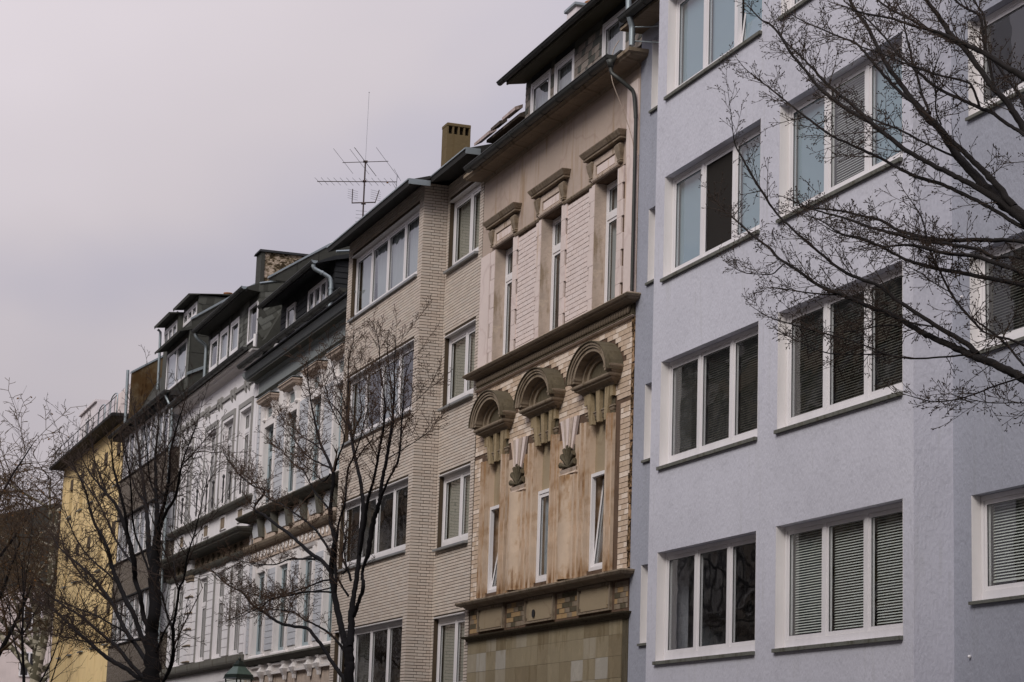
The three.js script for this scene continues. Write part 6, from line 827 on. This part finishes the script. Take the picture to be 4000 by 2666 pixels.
const T3 = [
[-50.709,3.638,4.5,0.162,-50.861,4.243,4.5,0.1357,-51.024,4.701,4.5,0.125,-50.93,5.148,4.5,0.1136,-51.176,5.846,4.5,0.1098,-51.261,6.265,4.5,0.101,-51.231,6.722,4.5,0.0827,-51.241,7.115,4.5,0.0599,-51.348,7.421,4.5,0.0462,-51.65,7.919,4.5,0.0372,-51.889,8.416,4.5,0.0328,-52.131,8.919,4.5,0.0235,-52.033,9.382,4.5,0.0188,-52.045,9.789,4.5,0.0118,-52.297,10.138,4.5,0.0071],
[-51.028,3.648,4.5,0.0498,-52.68,3.812,4.496,0.042,-54.48,4.088,4.492,0.0482,-57.039,4.41,4.486,0.0454,-58.789,4.689,4.482,0.0389,-61.052,5.085,4.476,0.035,-63.476,5.483,4.47,0.0336,-65.445,5.847,4.465,0.0317,-68.003,6.291,4.458,0.0269,-70.445,6.627,4.452,0.0217,-73.586,7.022,4.445,0.0161],
[-51.028,3.648,4.5,0.0407,-52.601,4.034,4.618,0.0396,-53.375,4.295,4.692,0.0378,-54.163,4.562,4.769,0.036,-55.563,4.89,4.879,0.0319,-57.013,5.233,4.999,0.0302,-58.396,5.561,5.117,0.0258,-59.865,5.826,5.233,0.0211,-61.485,6.163,5.375,0.0189,-62.981,6.53,5.525,0.0138],
[-51.004,3.934,4.5,0.0498,-52.761,4.442,4.476,0.0422,-54.762,4.944,4.452,0.0437,-56.241,5.395,4.432,0.0399,-57.434,5.796,4.414,0.0382,-59.396,6.29,4.391,0.0369,-61.684,6.834,4.365,0.0328,-64.526,7.394,4.336,0.0286,-67.362,7.923,4.309,0.0238,-69.423,8.346,4.288,0.0184,-71.463,8.908,4.262,0.0126],
[-51.119,4.254,4.5,0.0454,-52.008,4.859,4.635,0.0462,-52.431,5.271,4.728,0.0466,-53.16,5.64,4.817,0.0473,-53.642,6.001,4.903,0.043,-54.164,6.465,5.017,0.0386,-54.295,6.88,5.12,0.0339,-54.863,7.29,5.227,0.0293,-55.413,7.584,5.308,0.0296,-55.7,8.094,5.447,0.0223,-55.819,8.474,5.554,0.0199,-56.327,8.902,5.682,0.0151,-56.74,9.274,5.798,0.0101],
[-51.154,4.707,4.5,0.0456,-51.721,5.189,4.614,0.0461,-51.657,5.638,4.724,0.0415,-51.965,5.978,4.808,0.0464,-51.711,6.322,4.898,0.0508,-51.727,6.665,4.987,0.0462,-51.881,7.112,5.107,0.0418,-52.103,7.379,5.18,0.0373,-52.548,7.793,5.298,0.0329,-53.265,8.079,5.39,0.0286,-53.964,8.391,5.492,0.0217,-54.822,8.8,5.63,0.0147,-55.365,9.229,5.774,0.0099],
[-51.727,6.665,4.987,0.0324,-51.766,6.964,5.07,0.0301,-51.541,7.437,5.209,0.0277,-51.534,7.845,5.329,0.0254,-51.596,8.194,5.435,0.0231,-51.641,8.541,5.543,0.0185,-51.273,8.836,5.646,0.0138,-50.891,9.125,5.751,0.0091],
[-51.458,6.281,4.5,0.0553,-52.382,6.639,4.45,0.0563,-53.157,7.188,4.371,0.0477,-53.777,7.607,4.311,0.0435,-54.667,8.145,4.237,0.0393,-55.649,8.76,4.153,0.0351,-56.649,9.267,4.086,0.0306,-57.417,9.811,4.014,0.0259,-58.225,10.265,3.955,0.021,-59.203,10.864,3.878,0.016,-59.874,11.321,3.819,0.0108],
[-51.215,6.859,4.5,0.0506,-50.841,7.252,4.536,0.0457,-50.285,7.536,4.565,0.0362,-49.733,7.859,4.597,0.0314,-49.431,8.273,4.634,0.0268,-49.259,8.654,4.668,0.0223,-48.726,8.918,4.696,0.0177,-48.202,9.177,4.723,0.0131,-47.694,9.367,4.745,0.0087],
[-51.075,6.64,4.5,0.0458,-50.499,6.925,4.578,0.0408,-50.228,7.05,4.613,0.0361,-49.121,7.293,4.698,0.031,-47.685,7.463,4.781,0.0258,-46.607,7.867,4.905,0.019,-45.86,8.086,4.979,0.0125,-44.431,8.366,5.09,0.0101,-43.963,8.461,5.128,0.008],
[-49.504,3.355,4.5,0.0352,-48.918,3.577,4.567,0.0304,-47.886,3.79,4.643,0.0341,-47.246,4.013,4.714,0.0379,-46.819,4.261,4.789,0.0251,-46.483,4.571,4.882,0.0332,-46.639,4.742,4.937,0.0208,-46.72,4.931,4.997,0.0188,-46.747,5.239,5.095,0.0167,-46.866,5.391,5.146,0.0168],
[-46.445,4.589,4.891,0.0249,-46.073,4.833,4.924,0.0227,-45.684,5.134,4.966,0.0225,-45.443,5.34,4.994,0.0204,-44.952,5.445,5.013,0.0182,-44.655,5.662,5.044,0.0161,-44.361,5.877,5.074,0.014,-43.846,6.108,5.109,0.0119,-43.353,6.297,5.139,0.0098,-43.092,6.442,5.16,0.0097,-42.58,6.718,5.201,0.0077,-42.186,6.962,5.238,0.0057,-41.586,7.234,5.28,0.0047],
[-45.577,5.309,4.987,0.0123,-46.182,5.562,4.939,0.0124,-46.679,5.811,4.891,0.0105,-47.19,6.109,4.834,0.0085,-47.992,6.461,4.769,0.0065],
[-49.6,7.912,4.602,0.0157,-48.572,8.016,4.602,0.0132,-48.169,8.188,4.602,0.0109,-47.087,8.293,4.602,0.0086,-45.849,8.431,4.601,0.0063],
[-50.378,4.289,4.5,0.0224,-49.646,4.473,4.556,0.0221,-49.098,4.618,4.6,0.0197,-48.12,4.799,4.662,0.0172],
[-52.101,4.637,4.581,0.0185,-56.156,4.844,4.459,0.0174,-60.589,4.99,4.327,0.016,-64.317,5.26,4.218,0.0142,-68.225,5.548,4.107,0.012,-72.597,5.871,3.984,0.0096],
[-54.762,4.944,4.452,0.0219,-57.034,5.309,4.548,0.0202,-58.917,5.619,4.629,0.0182,-60.916,5.868,4.712,0.0161,-62.725,6.113,4.789,0.0138,-65.448,6.482,4.91,0.0115],
[-57.434,5.796,4.414,0.0204,-61.128,6.468,4.344,0.019,-63.893,7.006,4.29,0.017,-66.517,7.621,4.233,0.0177,-68.8,8.176,4.181,0.0152,-70.397,8.818,4.123,0.0125],
[-54.667,8.145,4.237,0.0197,-55.829,8.521,4.257,0.0201,-56.745,9.006,4.283,0.0179,-57.378,9.469,4.309,0.0155,-57.704,9.875,4.332,0.0104,-58.196,10.361,4.36,0.0079],
[-51.65,7.919,4.5,0.0186,-52.058,8.31,4.592,0.0164,-51.95,8.645,4.68,0.0141,-51.701,8.961,4.768,0.0117,-51.573,9.29,4.859,0.0093,-51.305,9.599,4.95,0.007],
[-50.285,7.536,4.565,0.0181,-50.868,7.992,4.532,0.0184,-50.953,8.421,4.497,0.0138,-50.98,8.776,4.468,0.0115,-51.501,9.316,4.429,0.0093,-51.565,9.73,4.396,0.007],
[-53.265,8.079,5.39,0.0191,-53.995,8.568,5.451,0.0169,-54.751,9.048,5.511,0.0123,-54.903,9.411,5.561,0.0098,-55.076,9.729,5.606,0.0074],
[-53.642,6.001,4.903,0.0215,-55.204,6.404,4.966,0.0196,-56.862,6.781,5.028,0.0177,-58.591,7.256,5.103,0.0156,-59.893,7.764,5.181,0.0133,-60.573,8.167,5.244,0.0108,-61.093,8.541,5.303,0.0081],
[-51.711,6.322,4.898,0.0231,-54.055,6.879,4.821,0.0217,-56.072,7.435,4.746,0.02,-58.449,8.207,4.645,0.0183,-60.831,8.894,4.557,0.0163,-63.276,9.536,4.475,0.0141,-66.155,10.26,4.383,0.0118,-68.801,10.831,4.308,0.0092],
[-51.176,5.846,4.5,0.0229,-51.548,6.28,4.623,0.0208,-51.812,6.688,4.742,0.0209,-52.116,7.058,4.853,0.0187,-51.791,7.546,5.011,0.0186,-51.27,7.945,5.15,0.0161,-50.855,8.349,5.293,0.0114,-50.825,8.682,5.412,0.0091,-50.655,8.996,5.529,0.0068]];
// ---------------------------------------------------------------- trees
class Wood {
  constructor() { this.p = []; this.n = []; this.u = []; this.i = []; }
  tube(pts, sides) {                                           // pts: [x, y, z, r]
    const b = this.p.length / 3, n = pts.length; let N = V(0, 0, 1), len = 0; const tg = V(0, 0, 0), B = V(0, 0, 0);
    for (let k = 0; k < n; k++) {
      const a = pts[Math.max(0, k - 1)], c = pts[Math.min(n - 1, k + 1)], q = pts[k];
      tg.set(c[0] - a[0], c[1] - a[1], c[2] - a[2]).normalize();
      if (k === 0) N = Math.abs(tg.y) < 0.9 ? V(0, 1, 0) : V(1, 0, 0);
      N.addScaledVector(tg, -N.dot(tg)).normalize(); B.crossVectors(tg, N);
      if (k) len += Math.hypot(q[0] - pts[k - 1][0], q[1] - pts[k - 1][1], q[2] - pts[k - 1][2]);
      for (let s = 0; s <= sides; s++) { const an = 2 * Math.PI * s / sides, x = N.x * Math.cos(an) + B.x * Math.sin(an), y = N.y * Math.cos(an) + B.y * Math.sin(an), z = N.z * Math.cos(an) + B.z * Math.sin(an); this.p.push(q[0] + x * q[3], q[1] + y * q[3], q[2] + z * q[3]); this.n.push(x, y, z); this.u.push(s / sides * 0.25, len); }
    }
    const w = sides + 1; for (let k = 0; k < n - 1; k++) for (let s = 0; s < sides; s++) { const o = b + k * w + s; this.i.push(o, o + 1, o + w, o + 1, o + w + 1, o + w); }
  }
  bud(x, y, z, d, r, l) {                                      // a pointed bud along d
    const b = this.p.length / 3, a = Math.abs(d[1]) < 0.8 ? [0, 1, 0] : [1, 0, 0];
    let e = [d[1] * a[2] - d[2] * a[1], d[2] * a[0] - d[0] * a[2], d[0] * a[1] - d[1] * a[0]]; const m = Math.hypot(...e) || 1; e = e.map(v => v / m);
    const f = [d[1] * e[2] - d[2] * e[1], d[2] * e[0] - d[0] * e[2], d[0] * e[1] - d[1] * e[0]];
    const c = [x + d[0] * l * 0.4, y + d[1] * l * 0.4, z + d[2] * l * 0.4];
    const ps = [[x, y, z], ...[0, 2.09, 4.19].map(q => [0, 1, 2].map(k => c[k] + r * (e[k] * Math.cos(q) + f[k] * Math.sin(q)))), [x + d[0] * l, y + d[1] * l, z + d[2] * l]];
    ps.forEach((q, k) => { this.p.push(...q); const v = k === 0 ? d.map(t => -t) : k === 4 ? d : [0, 1, 2].map(t => (q[t] - c[t]) / r); this.n.push(...v); this.u.push(0, k * 0.01); });
    for (let k = 0; k < 3; k++) { const j = (k + 1) % 3; this.i.push(b, b + 1 + j, b + 1 + k, b + 1 + k, b + 1 + j, b + 4); }
  }
  geo() { const g = new THREE.BufferGeometry(); g.setAttribute('position', new THREE.Float32BufferAttribute(this.p, 3)); g.setAttribute('normal', new THREE.Float32BufferAttribute(this.n, 3)); g.setAttribute('uv', new THREE.Float32BufferAttribute(this.u, 2)); g.setIndex(this.i); return g; }
}
function smooth(flat, sub, wob, R) {                           // Catmull-Rom through the traced points, with a little crookedness
  const P = []; for (let i = 0; i < flat.length; i += 4) P.push(flat.slice(i, i + 4)); const out = [];
  for (let i = 0; i < P.length - 1; i++) { const a = P[Math.max(0, i - 1)], b = P[i], c = P[i + 1], d = P[Math.min(P.length - 1, i + 2)]; for (let k = 0; k < sub; k++) { const t = k / sub, q = [0, 1, 2, 3].map(j => 0.5 * (2 * b[j] + (c[j] - a[j]) * t + (2 * a[j] - 5 * b[j] + 4 * c[j] - d[j]) * t * t + (3 * b[j] - a[j] - 3 * c[j] + d[j]) * t * t * t)); q[3] = Math.max(0.0012, Math.min(Math.max(b[3], c[3]), q[3])); if (k && wob) for (let j = 0; j < 3; j++) q[j] += (R() - 0.5) * wob * q[3]; out.push(q); } }
  out.push(P[P.length - 1]); return out;
}
function shoot(W, R, o, p, dir, len, r, lvl) {                 // one twig and what grows on it
  const n = lvl === 0 ? 5 : 3, pts = [[p[0], p[1], p[2], r]], d = dir.clone(); let q = V(...p);
  const kids = [];
  for (let k = 1; k <= n; k++) {
    d.x += (R() - 0.5) * o.bend; d.y += (R() - 0.5) * o.bend + o.lift * (lvl ? 1 : 0.7); d.z += (R() - 0.5) * o.bend; d.normalize();
    q = q.clone().addScaledVector(d, len / n); pts.push([q.x, q.y, q.z, Math.max(o.rmin, r * (1 - 0.75 * k / n))]); kids.push([q, d.clone()]);
  }
  W.tube(pts, 3);
  if (o.bud) W.bud(q.x, q.y, q.z, [d.x, d.y, d.z], o.bud, o.bud * 4.2);
  if (lvl >= o.levels) return;
  const steps = Math.max(2, Math.round(len / o.gap[lvl])); let side = R() < 0.5 ? 1 : -1;
  for (let s = 0; s < steps; s++) {
    const t = (s + 0.6 + (R() - 0.5) * 0.5) / steps, k = Math.min(n - 1, Math.floor(t * n)), a = pts[k], b = pts[k + 1], f = t * n - k, [, kd] = kids[k]; side = -side;
    const e = V(R() - 0.5, R() - 0.3, R() - 0.5).normalize(), c = kd.clone().cross(e).normalize().multiplyScalar(side), nd = kd.clone().multiplyScalar(0.75).addScaledVector(c, 0.55 + R() * 0.35).normalize();
    shoot(W, R, o, [lerp(a[0], b[0], f), lerp(a[1], b[1], f), lerp(a[2], b[2], f)], nd, o.len[lvl] * (0.4 + R() * 0.9) * (1.1 - 0.5 * t), Math.max(o.rmin, r * 0.55), lvl + 1);
  }
}
function streetTree(name, label, limbs, base, m, tm, o, seed) {
  const R = rng(seed), t = thing(name, label, 'tree', base, 'bare street trees'), W = new Wood();
  limbs.forEach((L, li) => {
    L = L.map((v, k) => k % 4 === 3 ? v * (o.rs || 1) : v); let f = L; if (li === 0) f = [base[0], 0.02, base[2], L[3] * 1.5, base[0], 0.25, base[2], L[3] * 1.15, ...(L[1] > 1.2 ? [lerp(base[0], L[0], 0.6), L[1] * 0.5, lerp(base[2], L[2], 0.6), L[3] * 1.05] : []), ...L];
    const pts = smooth(f, 5, o.wob, R), w = new Wood(); w.tube(pts, li === 0 ? 14 : 8); part(t, li === 0 ? 'trunk' : 'branch', w.geo(), m);
    let acc = 0, next = o.first * (li === 0 ? 99 : 1), tot = 0; for (let k = 1; k < pts.length; k++) tot += Math.hypot(pts[k][0] - pts[k - 1][0], pts[k][1] - pts[k - 1][1], pts[k][2] - pts[k - 1][2]);
    if (li === 0) next = tot * o.trunkFree; let side = 1;
    for (let k = 1; k < pts.length; k++) {
      const a = pts[k - 1], b = pts[k], s = Math.hypot(b[0] - a[0], b[1] - a[1], b[2] - a[2]); if (s < 1e-6) continue;
      const d = V(b[0] - a[0], b[1] - a[1], b[2] - a[2]).divideScalar(s);
      while (acc + s > next) {
        const f = (next - acc) / s, p = [0, 1, 2].map(j => lerp(a[j], b[j], f)), r = lerp(a[3], b[3], f), u = next / tot; side = -side;
        if (r < o.rmax && u > o.bare * R() && R() < (o.flat || 1) + (1 - (o.flat || 1)) * sm(0.1, 0.75, d.y)) {
          const e = V(R() - 0.5, (R() - 0.5) * 1.4, R() - 0.5).normalize(), c = d.clone().cross(e).normalize().multiplyScalar(side), nd = d.clone().multiplyScalar(0.7).addScaledVector(c, 0.5 + 0.5 * R()); nd.y += o.up; nd.normalize();
          const lg = o.longP && R() < o.longP ? 2.3 : 1; shoot(W, R, o, p, nd, lg * o.L * (0.3 + R() * R() * 1.1) * (1.15 - 0.45 * u), Math.min(r * 0.7, (lg > 1 ? 1.7 : 1) * o.r0 * (0.6 + R() * 0.7)), 0);
        }
        next += o.step * (0.5 + R());
      }
      acc += s;
    }
    const e = pts[pts.length - 1], q = pts[pts.length - 2]; shoot(W, R, o, e, V(e[0] - q[0], e[1] - q[1], e[2] - q[2]).normalize(), o.L * 0.6, Math.max(o.rmin, e[3]), 0);
  });
  stuff(part(t, 'twigs', W.geo(), tm)); return t;
}
streetTree('street_tree', 'bare tree in front of the blue-grey bay, its trunk beyond the right edge', T1, [-12.63, 0, 4.5], K.bark1, K.twig, { rs: 1.12, wob: 0.5, first: 0.05, step: 0.07, trunkFree: 0.9, rmax: 0.032, bare: 0.55, up: 0.12, L: 0.42, r0: 0.0055, rmin: 0.0021, bend: 0.22, lift: 0.03, levels: 2, gap: [0.068, 0.06], len: [0.13, 0.04], bud: 0.006 }, 301);
streetTree('street_tree', 'slim bare tree with steep forked stems in front of the beige brick house', T2, [-34.02, 0, 4.4], K.bark3, K.twig2, { rs: 1.12, longP: 0.06, wob: 0.5, first: 0.1, step: 0.066, trunkFree: 0.75, rmax: 0.026, bare: 0.6, up: 0.3, flat: 0.45, L: 0.62, r0: 0.008, rmin: 0.0033, bend: 0.24, lift: 0.05, levels: 2, gap: [0.1, 0.09], len: [0.2, 0.07], bud: 0.008 }, 302);
streetTree('street_tree', 'broad bare tree with a fan of dark branches before the yellow house', T3, [-50.71, 0, 4.5], K.bark3, K.twig3, { rs: 1.22, longP: 0.16, wob: 0.4, first: 0.2, step: 0.12, trunkFree: 0.6, rmax: 0.05, bare: 0.5, up: 0.24, flat: 0.7, L: 1.15, r0: 0.011, rmin: 0.0046, bend: 0.13, lift: 0.06, levels: 2, gap: [0.18, 0.15], len: [0.34, 0.12], bud: 0 }, 303);
// trees further down, grown from rules
function grow(t, W, R, o, p, d, len, r, lvl, mat) {
  const n = lvl < 2 ? 7 : 4, pts = [[p.x, p.y, p.z, r]]; let q = p.clone(), e = d.clone(); const nodes = [];
  for (let k = 1; k <= n; k++) { e.x += (R() - 0.5) * o.bend; e.y += (R() - 0.5) * o.bend * 0.6 + o.lift; e.z += (R() - 0.5) * o.bend; e.normalize(); q = q.clone().addScaledVector(e, len / n); pts.push([q.x, q.y, q.z, Math.max(o.rmin, r * (1 - o.taper * k / n))]); nodes.push([q, e.clone(), pts[k][3]]); }
  if (lvl < 2) { const w = new Wood(); w.tube(smooth(pts.flat(), 2, 0, R), 9); part(t, lvl === 0 ? 'trunk' : 'branch', w.geo(), mat); } else W.tube(pts, lvl < 3 ? 5 : 3);
  if (lvl >= o.levels) { if (o.leaves && R() < o.leaves) W.leaf.bud(q.x, q.y, q.z, [e.x, -0.6, e.z], 0.05, 0.13); return; }
  const c = o.kids[lvl];
  for (let s = 0; s < c; s++) {
    const u = lvl === 0 ? o.fork + (1 - o.fork) * (s + R()) / c : 0.15 + 0.85 * (s + R()) / c, k = Math.min(n - 1, Math.floor(u * n)), [a, ed, ar] = nodes[k], an = s * 2.4 + R() * 1.5;
    const s1 = Math.abs(ed.y) < 0.9 ? V(0, 1, 0) : V(1, 0, 0), b1 = ed.clone().cross(s1).normalize(), b2 = ed.clone().cross(b1), sp = o.spread * (0.7 + 0.6 * R());
    const nd = ed.clone().multiplyScalar(Math.cos(sp)).addScaledVector(b1, Math.sin(sp) * Math.cos(an)).addScaledVector(b2, Math.sin(sp) * Math.sin(an)).normalize();
    grow(t, W, R, o, a, nd, len * o.ratio[lvl] * (0.7 + 0.6 * R()) * (lvl === 0 ? 1.15 - 0.55 * u : 1), Math.max(o.rmin, ar * (o.child || 0.62)), lvl + 1, mat);
  }
}
function farTree(name, label, x, z, h, r, seed, mat, tm, o) {
  const t = thing(name, label, 'tree', [x, 0, z], 'bare trees at the end of the street'), W = new Wood(); W.leaf = new Wood(); const R = rng(seed);
  grow(t, W, R, o, V(x, 0.02, z), V(o.lean || 0, 1, o.leanz || 0).normalize(), h, r, 0, mat); stuff(part(t, 'twigs', W.geo(), tm)); if (W.leaf.p.length) stuff(part(t, 'dry_leaves', W.leaf.geo(), K.leaf));
}
const PL = { bend: 0.30, lift: 0.03, taper: 0.62, rmin: 0.0125, levels: 5, kids: [11, 6, 5, 4, 2], fork: 0.28, spread: 0.85, ratio: [0.42, 0.5, 0.5, 0.48, 0.5], leaves: 0.06, child: 0.66 };
farTree('plane_tree', 'tall plane tree with mottled pale bark left of the yellow house', -112, -0.6, 14.6, 0.34, 401, K.planeBark, K.farTwig, PL);
farTree('plane_tree', 'plane tree with a dark straight trunk at the left edge of the picture', -104, 2.0, 13.2, 0.27, 405, K.bark3, K.farTwig, { ...PL, lean: 0.02 });
farTree('plane_tree', 'bare tree crown rising behind the roof rail of the yellow house', -122, -9.5, 14.5, 0.32, 411, K.planeBark, K.farTwig, { ...PL, kids: [10, 6, 5, 4, 2] });
farTree('street_tree', 'thin young tree low at the left edge, before the pale pink building', -74.5, 4.4, 8.2, 0.09, 421, K.bark3, K.twig3, { bend: 0.22, lift: 0.07, taper: 0.8, rmin: 0.004, levels: 4, kids: [12, 6, 5, 3], fork: 0.2, spread: 0.55, ratio: [0.5, 0.5, 0.5, 0.5] });
farTree('plane_tree', 'tall slender tree whose outer twigs reach in from the left edge', -92, 4.7, 18.5, 0.24, 433, K.bark3, K.farTwig, { ...PL, spread: 0.5, ratio: [0.13, 0.5, 0.5, 0.48, 0.5], kids: [18, 5, 4, 3, 2] });
farTree('plane_tree', 'farthest plane tree standing before the pale pink building', -134, -3.2, 15, 0.33, 441, K.planeBark, K.farTwig, { ...PL, kids: [11, 6, 5, 4, 2] });
// ---------------------------------------------------------------- street lamp
{
  const x = -41.6, z = 4.5, t = thing('street_lamp', 'green lantern-headed street lamp at the lower edge before the white house', 'street lamp', [x, 0, z]);
  part(t, 'post', lathe([[0, 0.1], [0.16, 0.1], [0.17, 0.3], [0.1, 0.42], [0.075, 0.8], [0.06, 1.0], [0.075, 1.05], [0.055, 1.1], [0.045, 2.6], [0.07, 2.64], [0.05, 2.7], [0, 2.7]], x, 0, z, 16), K.lampGreen);
  const fr = (w, y) => [[x - w, y, z + w], [x + w, y, z + w], [x + w, y, z - w], [x - w, y, z - w]];
  const rot = g => g.translate(-x, 0, -z).rotateY(0.42).translate(x, 0, z);
  const head = part(t, 'lantern_frame', [rot(hexa(fr(0.10, 2.7), fr(0.12, 2.76))), ...[[-1, -1], [1, -1], [1, 1], [-1, 1]].map(([a, b]) => rot(tube([[x + a * 0.11, 2.74, z + b * 0.11], [x + a * 0.175, 3.42, z + b * 0.175]], 0.014, 6)))], K.lampGreen);
  for (let k = 0; k < 4; k++) { const P = [], a = fr(0.108, 2.77), b = fr(0.172, 3.41), j = (k + 1) % 4; quad(P, a[k], a[j], b[j], b[k]); sub(head, 'pane', rot(fromTris(P)), K.lampGlass); }
  sub(head, 'bulb', lathe([[0, 0], [0.03, 0.02], [0.045, 0.08], [0.03, 0.15], [0, 0.17]], x, 3.0, z, 10), K.chimneyWhite);
  part(t, 'lantern_band', [rot(hexa(fr(0.215, 3.40), fr(0.20, 3.415))), rot(hexa(fr(0.20, 3.416), fr(0.185, 3.485)))], K.lampGreen);
  part(t, 'lantern_roof', rot(hexa(fr(0.18, 3.486), fr(0.075, 3.64))), K.lampPane);
  part(t, 'lantern_cap', [rot(hexa(fr(0.088, 3.641), fr(0.082, 3.67))), rot(hexa(fr(0.072, 3.671), fr(0.04, 3.74))), lathe([[0, 0], [0.02, 0], [0.03, 0.03], [0.012, 0.06], [0, 0.1]], x, 3.74, z, 8)], K.lampGreen);
}
renderer.render(scene, camera);
